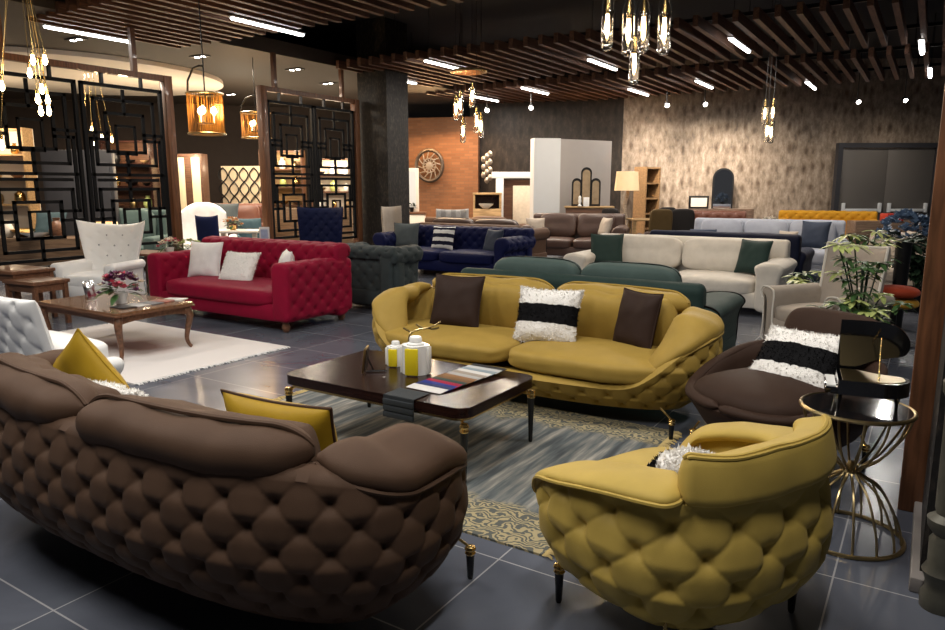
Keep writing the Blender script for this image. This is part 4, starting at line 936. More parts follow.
# nest of wooden tables, far left
def side_t(label, u, v, z, w, d, m, f_rot=0, loop=False):
    x, y = onz(u, v, z); root = thing('nesting_table', label, 'side table', (x, y, 0), f_rot)
    MB().add(*box(0, 0, z - .02, w, d, .04, .006)).build('tabletop', m, root); MB().add(*box(0, 0, z - .08, w - .06, d - .06, .08)).build('apron', m, root)
    for sx in (-1, 1):
        for sy in (-1, 1): MB().add(*box(sx * (w / 2 - .04), sy * (d / 2 - .04), (z - .04) / 2, .045, .045, z - .04)).build('leg', m, root)
side_t('taller wooden nesting table at the far left before the lattice screen', 14, 268, .58, .75, .5, redwood, .1); side_t('shorter wooden nesting table at the far left, in front of the taller one', 36, 279, .50, .55, .42, redwood, .1)
# end table with flowers behind the crimson sofa arm
x, y = onz(150, 252, .62); root = thing('end_table', 'small wooden end table left of the crimson sofa', 'side table', (x, y, 0), .1)
MB().add(*box(0, 0, .605, .75, .5, .03, .006)).build('tabletop', redwood, root); 
for sx in (-1, 1):
    for sy in (-1, 1): MB().add(*box(sx * .33, sy * .2, .295, .04, .04, .59)).build('leg', redwood, root)
x, y = onz(171, 252, .62); bouquet('flower_arrangement', 'cream and pink roses standing behind the left arm of the crimson sofa', x - .05, y + .02, .62, .15, [white_fl, pink_fl, white_fl], white_c, .06, 40)
# dark green sofa back to back with the mustard one
gs = sofa('dark green sofa standing back to back with the mustard sofa', (-2.55, 6.05, 0), PI, 2.45, .95, green_v, green_l, bh=.76, ah=.58, sh=.42, aw=.34, n=2, arm='puffed', base_z=.06, pipe=black_m, bt=.18, dents=False, cush_h=.47)
# royal blue sofa
bx, by = at(452, 12.4); sofa('royal blue velvet tufted sofa left of the dark green sofa', (bx, by, 0), 0, 2.75, 1.0, royal_v, bh=.82, ah=.70, sh=.44, aw=.26, n=2, nb=0, arm='roll', tufted=True, base_z=.1, bt=.22, name='tufted_sofa', leg='bun', legm=black_l)
pillow('grey square pillow at the left end of the royal blue sofa', grey_c, (bx - .98, by - .02, .64), stand(.35, .25), .48, .46, .15, navy_v)
pillow('black and white striped pillow on the royal blue sofa', stripe_m, (bx - .22, by + .05, .62), stand(.1, .3), .44, .42, .14)
pillow('charcoal pillow at the right end of the royal blue sofa', navy_c, (bx + .80, by + .05, .60), stand(-.35, .3), .42, .42, .14)
x, y = at(320, 11.6); wing_chair('royal blue tufted wing chair behind the crimson sofa', (x, y, 0), FACE + .1, velvet('deep_blue_velvet', (.003, .006, .035), .05), W=.9, D=.82, bh=1.17, amp=.02, ca=.085, cb=.09, flare=.1)
x, y = at(394, 13.9); wing_chair('beige rounded chair back in front of the wallpapered column', (x, y, 0), FACE + .5, beige_f, W=.62, D=.55, bh=1.13, amp=0, flare=.02)
# cream sofa
cx_, cy_ = at(676, 9.2); sofa('cream buttoned sofa with dark green pillows', (cx_, cy_, 0), 0, 2.72, 1.05, cream_f, bh=.85, ah=.63, sh=.44, aw=.30, n=2, arm='puffed', base_z=.1, bt=.2, pipe=None, legm=redwood)
pillow('dark green pillow at the left end of the cream sofa', green_v, (cx_ - .95, cy_ - .02, .66), stand(.35, .3), .44, .44, .15, green_v)
pillow('dark green pillow at the right end of the cream sofa', green_v, (cx_ + .94, cy_ + .0, .66), stand(-.4, .3), .42, .42, .15, green_v)
# navy sofa behind, seen from its back
x, y = at(728, 10.75); sofa('navy sofa seen from behind, between the cream and the pale blue sofas', (x, y, 0), PI, 2.25, .95, navy_v, bh=.86, ah=.62, sh=.43, aw=.22, n=2, arm='puffed', base_z=.1, cush_h=.44)
# pale blue sofa
px_, py_ = at(764, 12.6); sofa('pale blue three-seat sofa with a navy pillow', (px_, py_, 0), .12, 2.65, 1.0, ltblue, bh=.93, ah=.62, sh=.46, aw=.2, n=3, arm='puffed', base_z=.08, bt=.2, dents=False)
pillow('navy pillow at the right end of the pale blue sofa', navy_c, (px_ + .80, py_ + .0, .70), stand(-.2, .25), .46, .46, .15, navy_c)
pillow('navy pillow lying at the left end of the pale blue sofa', navy_c, (px_ - 1.0, py_ - .22, .60), stand(.3, .8), .46, .40, .14, navy_c)
pillow('small pale grey pillow in the middle of the pale blue sofa', cream_d, (px_ + .38, py_ - .1, .60), stand(-.3, .4), .34, .34, .12)
# amber chesterfield
x, y = at(826, 16.6); sofa('amber yellow tufted sofa in front of the double door', (x, y, 0), .15, 2.1, .9, gold_v, bh=.95, ah=.78, sh=.42, aw=.24, n=2, nb=0, arm='roll', tufted=True, base_z=.1, bt=.2, name='tufted_sofa', ca=.11, cb=.1)
x, y = at(768, 15.2); bouquet('orchid', 'small white orchid blossoms standing behind the pale blue sofa', x, y, 0, .22, [white_fl], black_m, .72, 26, hmul=.6, cat='flowers')
# brown leather group
x, y = at(575, 14.9); sofa('brown leather two-cushion sofa in front of the white partition wall', (x, y, 0), .28, 2.1, 1.0, leather_b, bh=.95, ah=.72, sh=.46, aw=.26, n=2, arm='roll', base_z=.12, bt=.2, cush_h=.52)
bxx, byy = x, y
pillow('beige pillow leaning at the right end of the brown leather sofa', beige_f, (x + .66, y + .0, .70), stand(-.7, .3), .40, .40, .14)
pillow('beige pillow at the left end of the brown leather sofa', beige_f, (x - .72, y - .40, .70), stand(.5, .4), .40, .36, .14)
x, y = at(482, 13.9); sofa('brown leather sofa seen from behind, beyond the royal blue sofa', (x, y, 0), PI - .03, 2.45, 1.0, sofa_br, leather_b, bh=.82, ah=.74, sh=.44, aw=.24, n=2, arm='roll', base_z=.1, bt=.2, cush_h=.5, pipe=black_m, dents=False)
x, y = at(476, 17.0); sofa('tan brown sofa farther back near the brick wall', (x, y, 0), PI, 2.4, .95, sofa_br, bh=.80, ah=.66, sh=.44, aw=.22, n=2, arm='slab', base_z=.1, cush_h=.42)
x, y = at(452, 15.5); root = wing_chair('grey striped chair back beyond the brown leather sofa', (x, y, 0), FACE, bands('grey_striped_fabric', [(0, (.3, .29, .28)), (.15, (.2, .19, .185)), (.3, (.3, .29, .28)), (.45, (.2, .19, .185)), (.6, (.3, .29, .28)), (.75, (.2, .19, .185)), (.9, (.3, .29, .28))], 0, bump=.1), W=1.0, D=.8, bh=1.02, amp=.01, flare=0, wing=.05)
# ---- right-hand side
x, y = at(828, 6.3); wing_chair('taupe wing chair behind the brown lounge chair, beside the plant', (x, y, 0), -.62, cream_d, W=.86, D=.78, bh=.98, ah=.60, amp=0, pipe=cream_f, flare=.02, wing=.1)
x, y = at(893, 9.9); sofa('taupe sofa near the blue flowers at the right', (x, y, 0), -.6, 1.5, .95, cream_d, bh=.86, ah=.66, sh=.44, aw=.22, n=1, arm='puffed', base_z=.1, dents=False)
pillow('beige pillow standing on the taupe sofa at the right', beige_f, (x + .22, y - .02, .70), stand(-.9, .25), .42, .42, .15)
x, y = at(846, 7.9); wing_chair('slate navy chair back between the pale blue sofa and the plants', (x, y, 0), FACE + PI, navy_c, W=.6, D=.6, bh=.80, amp=0, flare=.02, wing=.05)
def plant(name, label, x, y, z0, pot_m, pot_h, pot_r, whorls, stem_m=leaf_d, cat='plant', alt=leaf_y, main=leaf_g, ll=.2, lw=.035, nl=9):
    root = thing(name, label, cat, (x, y, z0))
    MB().add(*lathe([(pot_r * .7, 0), (pot_r, pot_h), (pot_r * .88, pot_h), (pot_r * .85, pot_h - .04), (.01, pot_h - .04)], 24)).build('pot', pot_m, root)
    st = MB(); a = MB(); b = MB()
    for i, (dx, dy, h, k_) in enumerate(whorls):
        P_ = smooth_open([(dx * .1, dy * .1, pot_h - .04), (dx * .4, dy * .4, pot_h + (h - pot_h) * .5), (dx, dy, h)], 4); st.add(*tube(P_, .006, 6))
        for q in range(nl): leaf(b if k_ else a, np.array([dx, dy, h]), 2 * PI * q / nl + i, random.uniform(-.25, .45), ll * random.uniform(.8, 1.2), lw, .08, .35)
        for w in range(2):
            p = P_[int(len(P_) * random.uniform(.45, .85))]
            for q in range(5): leaf(a, np.array(p), 2 * PI * q / 5 + i + w, random.uniform(-.2, .4), ll * random.uniform(.6, .9), lw * .9, .15, .35)
    st.build('stems', stem_m, root)
    if a.v: a.build('foliage', main, root)['kind'] = 'stuff'
    if b.v: b.build('variegated_leaves', alt, root)['kind'] = 'stuff'
    return root
def whorls_from(u0, v0, u1, v1, f, n, pv=.35):
    base = at((u0 + u1) / 2, f); W_ = []
    for i in range(n):
        u, v = random.uniform(u0, u1), random.uniform(v0, v1); x, y, z = at3(u, v, f); d = random.uniform(-.22, .22); W_.append((x - base[0] - sY * d, y - base[1] + cY * d, z, random.random() < pv))
    return base, W_
(b_, W_) = whorls_from(828, 242, 892, 318, 5.4, 24, .45)
plant('variegated_plant', 'large leafy plant with pale variegated leaves beside the taupe wing chair', b_[0], b_[1], 0, black_g, .3, .16, W_, ll=.12, lw=.021, nl=11)
(b_, W_) = whorls_from(836, 226, 895, 262, 7.0, 11, .5)
plant('leafy_plant', 'second leafy plant behind the wing chair, below the double door handles', b_[0], b_[1], 0, black_m, .4, .15, W_, ll=.15, lw=.022)
(b_, W_) = whorls_from(796, 272, 822, 290, 7.2, 8, .6)
plant('potted_plant', 'small green plant in a dark planter between cream sofa and wing chair', b_[0], b_[1], 0, black_m, .34, .17, W_, ll=.13, lw=.025)
(b_, W_) = whorls_from(912, 228, 934, 270, 8.6, 14, 0)
plant('dark_plant', 'dark bushy green plant beside the wooden jamb under the blue flowers', b_[0] - .05, b_[1], 0, black_m, .3, .15, W_, main=leaf_d, ll=.2, lw=.04)
x, y = at(900, 7.6); bouquet('hydrangea', 'blue hydrangea flowers in a tall dark vase near the wooden jamb', x, y, 0, .26, [blue_fl], black_m, .92, 130, leafm=leaf_d, hmul=1.1, pr=.08)
# round stool with two cushions
x, y = at(896, 6.75); root = thing('stool', 'round yellow-topped stool on a black stem behind the piano', 'stool', (x, y, 0)); sz = hz(296, 6.9) - .02
MB().add(*lathe([(.2, 0), (.2, .015), (.03, .03), (.025, sz - .06), (.06, sz - .05)], 24)).build('stem', black_m, root); V, Fc = puff(.40, .40, .1, 2.6, .2, 12); MB().add(tf(V, (0, 0, sz - .02)), Fc).build('seat', velvet('ochre_velvet', (.45, .24, .03)), root)
V, Fc = puff(.40, .40, .10, 2.6, .2, 12); one('seat_cushion', 'red round cushion lying on the yellow-topped stool', 'cushion', MB().add(V, Fc), velvet('rust_red', (.35, .05, .02)), (x, y, sz + .085))
x, y = at(890, 15.5); one('red_box', 'small red box on the low shelf right of the door handles', 'box', MB().add(*box(0, 0, .08, .36, .3, .16, .02)), mat('red_lacquer', (.45, .03, .015), .4), (x, y, .78), FACE)
root = thing('sideboard', 'low brown sideboard in front of the right door leaf', 'sideboard', (x - .1, y + .02, 0), FACE); MB().add(*box(0, 0, .43, 1.5, .4, .70, .01)).build('cabinet_body', wood('mid_brown', (.2, .13, .09)), root)
for q in (-.5, 0, .5): MB().add(*box(q, -.205, .43, .46, .02, .6, .004)).build('door', wood('mid_brown_b', (.22, .145, .10)), root)
for sx in (-1, 1): MB().add(*box(sx * .65, 0, .04, .06, .36, .08)).build('leg', black_m, root)
# blue silk flowers draped at top, blind edge and bead cord by the jamb
x, y = at(929, 3.75); z0, z1 = hz(272, 3.7), 3.2
bl = thing('roller_blind', 'narrow beige blind edge hanging beside the wooden jamb at right', 'blind', (.135, 3.735, z0)); MB().add(*box(0.06, 0, (z1 - z0) / 2 + .02, .012, .05, z1 - z0)).build('cloth', beige_f, bl); MB().add(*box(0.06, 0, 0, .018, .055, .04, .003)).build('bottom_weight', white_p, bl)
g = MB()
for q in range(90): g.add(*lathe([(.001, -.005), (.005, 0), (.001, .005)], 6, (0.03, -.01, .02 + q * .018)))
c_ = g.build('bead_cord', white_c, bl); c_['kind'] = 'stuff'
# carved pilaster on the pier
pz = [(.06, 0), (.062, .05), (.05, .07), (.05, .1), (.065, .14), (.05, .17), (.052, .26), (.04, .28), (.062, .31), (.066, .34), (.04, .36), (.045, .38), (.05, .78), (.062, .80), (.066, .84), (.05, .86), (.05, .92), (.06, .95), (.045, 1.0), (.045, 1.5), (.06, 1.55), (.06, 1.7)]
V, Fc = lathe(pz, 24); V = np.array(V); an = np.arctan2(V[:, 1], V[:, 0]); fl = ((V[:, 2] > .4) & (V[:, 2] < .77)) * .004 * np.cos(an * 8); V[:, 0] += fl * np.cos(an); V[:, 1] += fl * np.sin(an)
x, y = onz(928, 602, .0); one('carved_pilaster', 'antique carved half-round pilaster against the right-hand pier', 'pilaster', MB().add(V, Fc), mat('verdigris_gold', (.10, .095, .075), .5, .3, var=.5, scale=15), (x + .03, max(y, 2.86) - .02, .0))
# ================================================================ FAR BACKGROUND
def u_thing(name, label, cat, u, f, z=0, rz=None, group=None):
    x, y = at(u, f, z + .3); return thing(name, label, cat, (x, y, z), FACE if rz is None else rz, group)
def dining_chair(label, u, f, rz, m=None):
    r = u_thing('dining_chair', label, 'chair', u, f, 0, rz, 'dark dining chairs by the back wall'); m = m or velvet('chair_black', (.018, .016, .016), .2)
    V, Fc = puff(.48, .46, .1, 5, .2, 8); MB().add(tf(V, (0, 0, .45)), Fc).build('seat', m, r)
    V, Fc = puff(.48, .62, .09, 5, .2, 8); V = tf(V, rx=PI / 2 - .12); MB().add(tf(V, (0, .22, .74)), Fc).build('backrest', m, r)
    legs4(r, (-.19, .19), (-.18, .18), .42, 'cone', black_l)
dining_chair('dark dining chair nearest the white partition, beside the table lamp', 617, 15.8, FACE + 2.2)
dining_chair('olive brown dining chair at the light oak table', 657, 15.3, FACE + PI, velvet('chair_olive', (.085, .055, .022), .2)); dining_chair('rightmost black dining chair of the dining group', 683, 15.4, FACE + PI - .4); dining_chair('black dining chair half hidden between the olive chair and the rightmost one', 672, 16.2, FACE + .3)
def table_t(label, u, f, w, d, z, m, name='dining_table'):
    r = u_thing(name, label, 'table', u, f); MB().add(*box(0, 0, z - .02, w, d, .04, .008)).build('tabletop', m, r)
    for sx in (-1, 1):
        for sy in (-1, 1): MB().add(*box(sx * (w / 2 - .08), sy * (d / 2 - .08), (z - .04) / 2, .07, .07, z - .04)).build('leg', m, r)
table_t('light oak dining table among the dark chairs', 644, 16.9, .75, .7, .77, oak); table_t('small oak table right of the black dining chairs', 690, 17.5, .45, .4, .76, oak)
x, y = at(668, 14.0); sofa('dark brown upholstered bench sofa in front of the dining chairs', (x, y, 0), FACE + PI, 1.15, .6, velvet('dark_taupe', (.06, .04, .034), .2), bh=.66, ah=.60, n=1, nb=0, aw=.12, base_z=.1, bt=.14)
# lamp
r = u_thing('table_lamp', 'lamp with a warm cream shade and driftwood stem in front of the bookcase', 'lamp', 625, 17.8)
lt = hz(171, 17.3); MB().add(*lathe([(.30, lt - .46), (.26, lt), (.255, lt), (.295, lt - .46)], 28)).build('lamp_shade', mat('lamp_shade', (.72, .58, .38), .8, emit=(1, .65, .3), es=.35), r)
MB().add(*tube(smooth_open([(0, 0, .02), (.05, 0, .5), (-.03, 0, 1.0), (.03, 0, lt - .5), (0, 0, lt - .1)], 5), .04, 8)).build('stem', wood('driftwood', (.4, .32, .24)), r); MB().add(*lathe([(.17, 0), (.17, .03), (.05, .04)], 20)).build('base', black_m, r)
lx, ly = at(625, 17.8, lt); point(lx, ly, lt - .2, 60, (1, .72, .4), .08)
# bookcase
r = u_thing('bookcase', 'narrow oak bookcase standing against the wallpapered wall', 'bookcase', 645, 18.6, 0, FACE + .75); bt_ = hz(167, 18.6)
oak2 = wood('honey_oak', (.26, .15, .07))
for sx in (-1, 1): MB().add(*box(sx * .30, 0, bt_ / 2, .05, .36, bt_)).build('side_panel', oak2, r)
MB().add(*box(0, .17, bt_ / 2, .56, .02, bt_)).build('back_panel', dkwood, r)
for q in range(6): MB().add(*box(0, -.005, .06 + q * (bt_ - .09) / 5, .56, .34, .04)).build('shelf', oak2, r)
# arched mirror and tufted leather sofa near it
r = u_thing('arched_mirror', 'tall arched black-framed mirror against the wallpapered wall', 'mirror', 720, 18.75, 0, FACE - .25); mt = hz(168, 18.7)
def arch(w, h, dy): return [(-w / 2, 0), (w / 2, 0)] + [(w / 2 * math.cos(t), h - w / 2 + w / 2 * math.sin(t)) for t in np.linspace(0, PI, 20)]
def upright(poly, y0, y1, z=0): 
    V, Fc = prism(poly, y0, y1); return [(p[0], p[2], p[1] + z) for p in V], Fc
MB().add(*upright(arch(.52, mt, 0), -.03, .04)).build('frame', black_m, r); MB().add(*upright(arch(.44, mt - .08, 0), -.035, -.03, .04)).build('glass', mirror_m, r)
x, y = at(717, 16.6); sofa('reddish brown tufted leather sofa in front of the arched mirror', (x, y, 0), .2, 1.25, .85, mat('red_leather', (.17, .06, .035), .4), bh=.95, ah=.72, aw=.2, n=1, nb=0, tufted=True, base_z=.1, arm='roll', name='tufted_sofa', ca=.12, cb=.12)
# sideboard with framed picture
r = u_thing('sideboard', 'low brown sideboard below the wallpaper behind the dining chairs', 'cabinet', 712, 18.2); MB().add(*box(0, 0, .52, 1.9, .42, .88, .01)).build('cabinet_body', wood('grey_brown', (.14, .09, .065)), r)
for q in (-.6, 0, .6): MB().add(*box(q, -.215, .52, .58, .02, .8, .004)).build('door', wood('grey_brown_b', (.155, .10, .072)), r)
for sx in (-1, 1): MB().add(*box(sx * .85, 0, .04, .06, .38, .08)).build('leg', black_m, r)
r = u_thing('picture_frame', 'small white framed picture standing on the brown sideboard', 'photo frame', 699, 18.15, .962); MB().add(*box(0, 0, .16, .5, .03, .32, .006)).build('frame', black_m, r); MB().add(*box(0, -.018, .16, .4, .006, .22)).build('print', cream_p, r); MB().add(*box(0, .06, .01, .06, .12, .02)).build('foot', black_m, r)
# partition group : dresser, triple mirror, card
r = u_thing('dresser', 'wooden dresser standing against the white partition wall', 'dresser', 588, 16.35, 0, FACE - .12); dz = hz(206, 16.4)
MB().add(*box(0, 0, (dz - .06) / 2 + .06, 1.05, .45, dz - .1, .01)).build('cabinet_body', walnut, r); MB().add(*box(0, 0, dz - .02, 1.1, .5, .04, .006)).build('top', oak, r)
for q in range(3):
    d = MB().add(*box(0, -.235, .2 + q * .25, 1.0, .02, .22, .004)).build('drawer', wood('drawer_wood', (.26, .15, .08)), r)
    for sx in (-1, 1): MB().add(*lathe([(.015, 0), (.02, .02)], 10, (0, 0, 0)) if False else box(sx * .3, -.255, .2 + q * .25, .1, .02, .02, .004)).build('knob', brass, d)
for sx in (-1, 1): MB().add(*box(sx * .46, 0, .03, .06, .38, .06)).build('leg', walnut, r)
r = u_thing('triple_mirror', 'three-panel arched mirror with black frame standing on the dresser', 'mirror', 586, 16.3, dz, FACE - .12)
for ox, w, h in ((-.21, .22, .62), (0, .24, .86), (.21, .22, .62)):
    p = MB().add(*upright(arch(w, h, 0), -.025, .025)).build('panel_frame', black_m, r); p.location = (ox, 0 if ox == 0 else -.02, 0)
    MB().add(*upright(arch(w - .07, h - .1, 0), -.03, -.024, .045)).build('mirror_glass', mat('bronze_mirror', (.5, .38, .25), .25, .6, var=.4, scale=9), p)
MB().add(*box(0, .05, .01, .5, .16, .02)).build('foot', black_m, r)
r = u_thing('card', 'small white card standing in front of the triple mirror', 'card', 586.5, 16.12, dz); MB().add(*box(0, 0, .10, .13, .012, .2, .002)).build('sheet', paper, r); MB().add(*box(0, .03, .004, .10, .08, .008)).build('foot', paper, r)
r = u_thing('figurine', 'small pale figurine on the dresser left of the white card', 'figurine', 580, 16.12, dz); MB().add(*lathe([(.04, 0), (.045, .02), (.02, .05), (.04, .11), (.03, .17), (.035, .2), (.005, .24)], 14)).build('body', white_c, r)
# by the unlit wall: white fireplace surround, wall sculpture, cabinet with bowl
r = u_thing('fireplace_surround', 'white fireplace frame with a pale panel left of the partition', 'fireplace', 516, 19.0); fh = hz(172, 19); fw = 1.0
MB().add(*box(-fw / 2 + .06, 0, fh / 2, .2, .2, fh, .01)).build('jamb', white_p, r); MB().add(*box(fw / 2 + .15, 0, fh / 2, .2, .2, fh, .01)).build('jamb', white_p, r); MB().add(*box(.1, 0, fh - .08, fw + .5, .22, .16, .01)).build('mantel', white_p, r)
MB().add(*box(.22, .02, (fh - .35) / 2, .62, .06, fh - .35, .01)).build('panel', mat('pale_panel', (.62, .52, .40), .6, var=.2, scale=14), r); MB().add(*box(.1, .09, fh / 2 - .1, fw, .02, fh - .2)).build('firebox', walnut, r)
x, y = at(487, 19.75, 1.9); r = thing('wall_sculpture', 'silver metal leaf sculpture on the unlit wallpapered wall', 'wall decor', (x, y, hz(184, 19.7)), FACE - .1); r.scale = (.8, 1, 1); g = MB(); hh = hz(152, 19.7) - hz(184, 19.7)
for q in range(11):
    t = q / 10; V, Fc = lathe([(.001, -.02), (.07, -.012), (.085, 0), (.07, .012), (.001, .02)], 16); g.add(tf(V, rx=PI / 2, loc=(.13 * math.sin(q * 2.1), -.04 - .02 * (q % 2), .1 + t * (hh - .15))), Fc)
g.add(*tube([(0, 0, 0), (.05, 0, hh * .3), (-.05, 0, hh * .6), (.02, 0, hh)], .02, 6)); g.build('metal_leaves', mat('silver_leaf', (.30, .26, .22), .3, .8), r)
r = u_thing('niche_cabinet', 'small oak cabinet with an open dark niche under the silver sculpture', 'cabinet', 487, 18.5); z1 = hz(193.5, 19.1); z0 = hz(208, 19.1)
MB().add(*box(0, 0, z0 / 2, .72, .36, z0, .006)).build('cabinet_body', oak, r); MB().add(*box(0, .15, (z0 + z1) / 2, .72, .04, z1 - z0)).build('back_panel', dkwood, r); MB().add(*box(0, 0, z1, .74, .38, .05, .006)).build('top', oak, r)
for sx in (-1, 1): MB().add(*box(sx * .335, 0, (z0 + z1) / 2, .05, .36, z1 - z0)).build('side_panel', oak, r)
r = u_thing('bowl', 'pale bowl of shells in the niche of the oak cabinet', 'bowl', 486, 18.4, z0); MB().add(*lathe([(.06, 0), (.08, .01), (.18, .10), (.19, .13), (.16, .11), (.02, .03)], 22)).build('body', cream_p, r)
# brick wall decor and console
x, y = at(429.5, 19.95, 1.9); zc = hz(165.5, 19.9); r = thing('wall_clock', 'round carved dark metal medallion on the brick wall', 'wall decor', (x, y, zc), math.atan2(-.4, 1) + FACE + .3); rr_ = .36
V, Fc = tube([(rr_ * math.cos(t), 0, rr_ * 1.15 * math.sin(t)) for t in np.linspace(0, 2 * PI, 41)[:-1]], .05, 8, True); MB().add(V, Fc).build('rim', mat('dark_bronze', (.07, .055, .045), .4, .6, var=.5, scale=20), r)
g = MB()
for q in range(12):
    t = 2 * PI * q / 12; g.add(*tube([(.08 * math.cos(t), 0, .08 * math.sin(t)), (.2 * math.cos(t + .3), -.02, .22 * math.sin(t + .3)), (rr_ * math.cos(t), 0, rr_ * 1.15 * math.sin(t))], .018, 6))
g.add(*tube([(.17 * math.cos(t), -.01, .19 * math.sin(t)) for t in np.linspace(0, 2 * PI, 31)[:-1]], .02, 6, True)); V, Fc = lathe([(.001, -.03), (.1, -.02), (.1, .02), (.001, .03)], 20); g.add(tf(V, rx=PI / 2), Fc); g.build('tracery', mat('pewter', (.3, .26, .22), .35, .7), r)
r = u_thing('console', 'white console cabinet behind the wallpapered column, below the brick wall', 'cabinet', 408, 18.6); MB().add(*box(0, 0, .42, .9, .45, .78, .01)).build('cabinet_body', cream_p, r); MB().add(*box(0, 0, .84, .96, .5, .06, .008)).build('top', redwood, r)
for sx in (-1, 1): MB().add(*box(sx * .38, 0, .015, .06, .4, .03)).build('foot', redwood, r)
r = u_thing('mirror_panel', 'cream panel frame standing on the white console beside the column', 'mirror', 408, 18.65, .87); z1 = hz(168, 18.65) - .87
MB().add(*box(0, .1, z1 / 2, .55, .05, z1, .008)).build('frame', cream_p, r); MB().add(*box(0, .07, z1 / 2, .4, .02, z1 - .16)).build('panel', white_p, r)
x, y = at(412, 18.5); bouquet('potted_plant', 'small dark potted plant on the white console', x, y, .87, .14, [leaf_d], black_m, .12, 20, leafm=leaf_d, cat='plant')
# ---- beyond the lattice screens
fl_wall = 17.0
def panel_thing(name, label, cat, u0, u1, v0, v1, f, th, m, part='panel', floor=True):
    z0, z1 = hz(v1, f), hz(v0, f); z0 = 0 if floor else z0; x, y = at((u0 + u1) / 2, f, z1); w = (u1 - u0) / F * f * .99
    r = thing(name, label, cat, (x, y, z0), FACE); MB().add(*box(0, 0, (z1 - z0) / 2, w, th, z1 - z0, .01)).build(part, m, r); return r, w, z1 - z0
panel_thing('display_plinth', 'low brown wooden display plinth behind the left lattice screen', 'plinth', -45, 118, 237, 300, 12.4, .7, wood('plinth_wood', (.17, .11, .07)))
r, w, h = panel_thing('partition_panel', 'dark grey upright panel behind the left lattice screen', 'panel', 42, 112, 150, 300, 13.2, .12, darkpan)
for q in (-.25, .25): MB().add(*box(q * w, -.065, h / 2, w * .42, .02, h * .8, .004)).build('raised_field', mat('dark_panel_field', (.045, .045, .052), .5), r)
dz_ = hz(237, 12.4)
def vase(label, u, f, z, s, m, prof=None, name='vase', cat='vase', grp=None):
    r = u_thing(name, label, cat, u, f, z, None, grp); MB().add(*lathe([(a * s, b * s) for a, b in (prof or [(.09, 0), (.12, .02), (.16, .16), (.12, .30), (.06, .36), (.08, .42), (.07, .42), (.05, .36)])], 20)).build('body', m, r)
vase('pale rounded vase on the wooden plinth, leftmost seen through the screen', 6, 12.3, dz_, .7, cream_p); vase('brass bowl on the wooden plinth behind the screen, near its left end', 22, 12.3, dz_, .9, brass, [(.06, 0), (.08, .02), (.2, .14), (.21, .16), (.18, .14), (.03, .04)], 'bowl', 'bowl')
vase('white oval dish on the wooden plinth behind the screen', 34, 12.2, dz_, 1.0, white_c, [(.08, 0), (.1, .02), (.24, .08), (.25, .1), (.2, .08), (.03, .03)], 'bowl', 'bowl'); vase('brown jar on the wooden plinth beside the dark grey panel', 56, 12.25, dz_, .8, redwood)
x, y = at(53, 12.5); pillow('teal pillow leaning on the dark grey panel behind the left screen', velvet('teal_fabric', (.05, .08, .09), .2), (x, y, dz_ + .24), (PI / 2 - .5, 0, FACE + .2), .5, .42, .15)
x, y = at(108, 11.7); root = thing('table_lamp', 'lamp with a low cream shade behind the white wing chair', 'lamp', (x, y, 0), FACE); lz = hz(222, 11.7)
MB().add(*lathe([(.22, lz - .16), (.17, lz), (.165, lz), (.21, lz - .16)], 24)).build('lamp_shade', mat('shade_cream', (.8, .62, .36), .8, emit=(1, .7, .35), es=.5), root); MB().add(*lathe([(.14, 0), (.14, .03), (.02, .05), (.02, lz - .1)], 16)).build('stem', brass, root)
x, y = at(117, 13.2); sofa('grey-green sofa back showing through the right half of the left screen', (x, y, 0), FACE, 1.7, .85, green_l, bh=hz(209, 13.2), ah=.62, n=1, nb=1, dents=False)
# tall shelf units with lit objects
def shelf_unit(label, u0, u1, v0, f, n, m, seed, back=None, lit=35):
    z1 = hz(v0, f); x, y = at((u0 + u1) / 2, f); w = (u1 - u0) / F * f; r = thing('display_shelves', label, 'shelf unit', (x, y, 0), FACE)
    MB().add(*box(0, .19, z1 / 2, w, .02, z1)).build('back_panel', back or m, r)
    for sx in (-1, 1): MB().add(*box(sx * (w / 2 - .02), 0, z1 / 2, .04, .36, z1)).build('side_panel', m, r)
    zs = [.08 + q * (z1 - .12) / n for q in range(n + 1)]
    for z in zs: MB().add(*box(0, 0, z, w - .08, .36, .035)).build('shelf', m, r)
    rs = random.Random(seed); cl = [brass, white_c, cream_p, redwood, black_m, oak, leaf_y, gold_d]; nm = ['leftmost', 'middle', 'rightmost']
    cn = ['brass', 'white', 'cream', 'reddish', 'black', 'oak-coloured', 'yellow-green', 'old gold']; ordn = ['lowest', 'second', 'third', 'fourth', 'fifth', 'sixth']
    for a, z in enumerate(zs[2:-1]):
        for b in range(3):
            i = rs.randrange(len(cl)); s = rs.uniform(.5, .85) * min(1, (zs[1] - zs[0]) / .42)
            px = (b - 1) * w * .3; X, Y = x + px * cY, y + px * sY
            o = thing('vase', '%s %s vase on shelf %s of the %s' % (nm[b], cn[i], ordn[a + 2], label), 'vase', (X, Y, z + .018), 0, 'vases on the display shelves')
            k2 = rs.random(); MB().add(*lathe([(q * s, h * s) for q, h in ([(.09, 0), (.14, .1), (.12, .26), (.05, .33), (.07, .38), (.05, .37)] if k2 < .6 else [(.05, 0), (.17, .1), (.18, .13), (.03, .04)])], 14)).build('body', cl[i], o)
    X, Y = at((u0 + u1) / 2, f - .5); point(X, Y, z1 - .2, lit, (1, .78, .52), .1); return r
shelf_unit('oak shelves at the far left', -32, 38, 128, 15.6, 5, oak, 3, cream_p); shelf_unit('dark shelves at the screen right half', 112, 160, 140, 15.8, 5, dkwood, 4, walnut); shelf_unit('lit shelves behind the second screen', 264, 306, 150, 19.3, 5, walnut, 5, oak); shelf_unit('pale shelves beside the column', 314, 356, 158, 19.6, 5, walnut, 6, cream_p, 45)
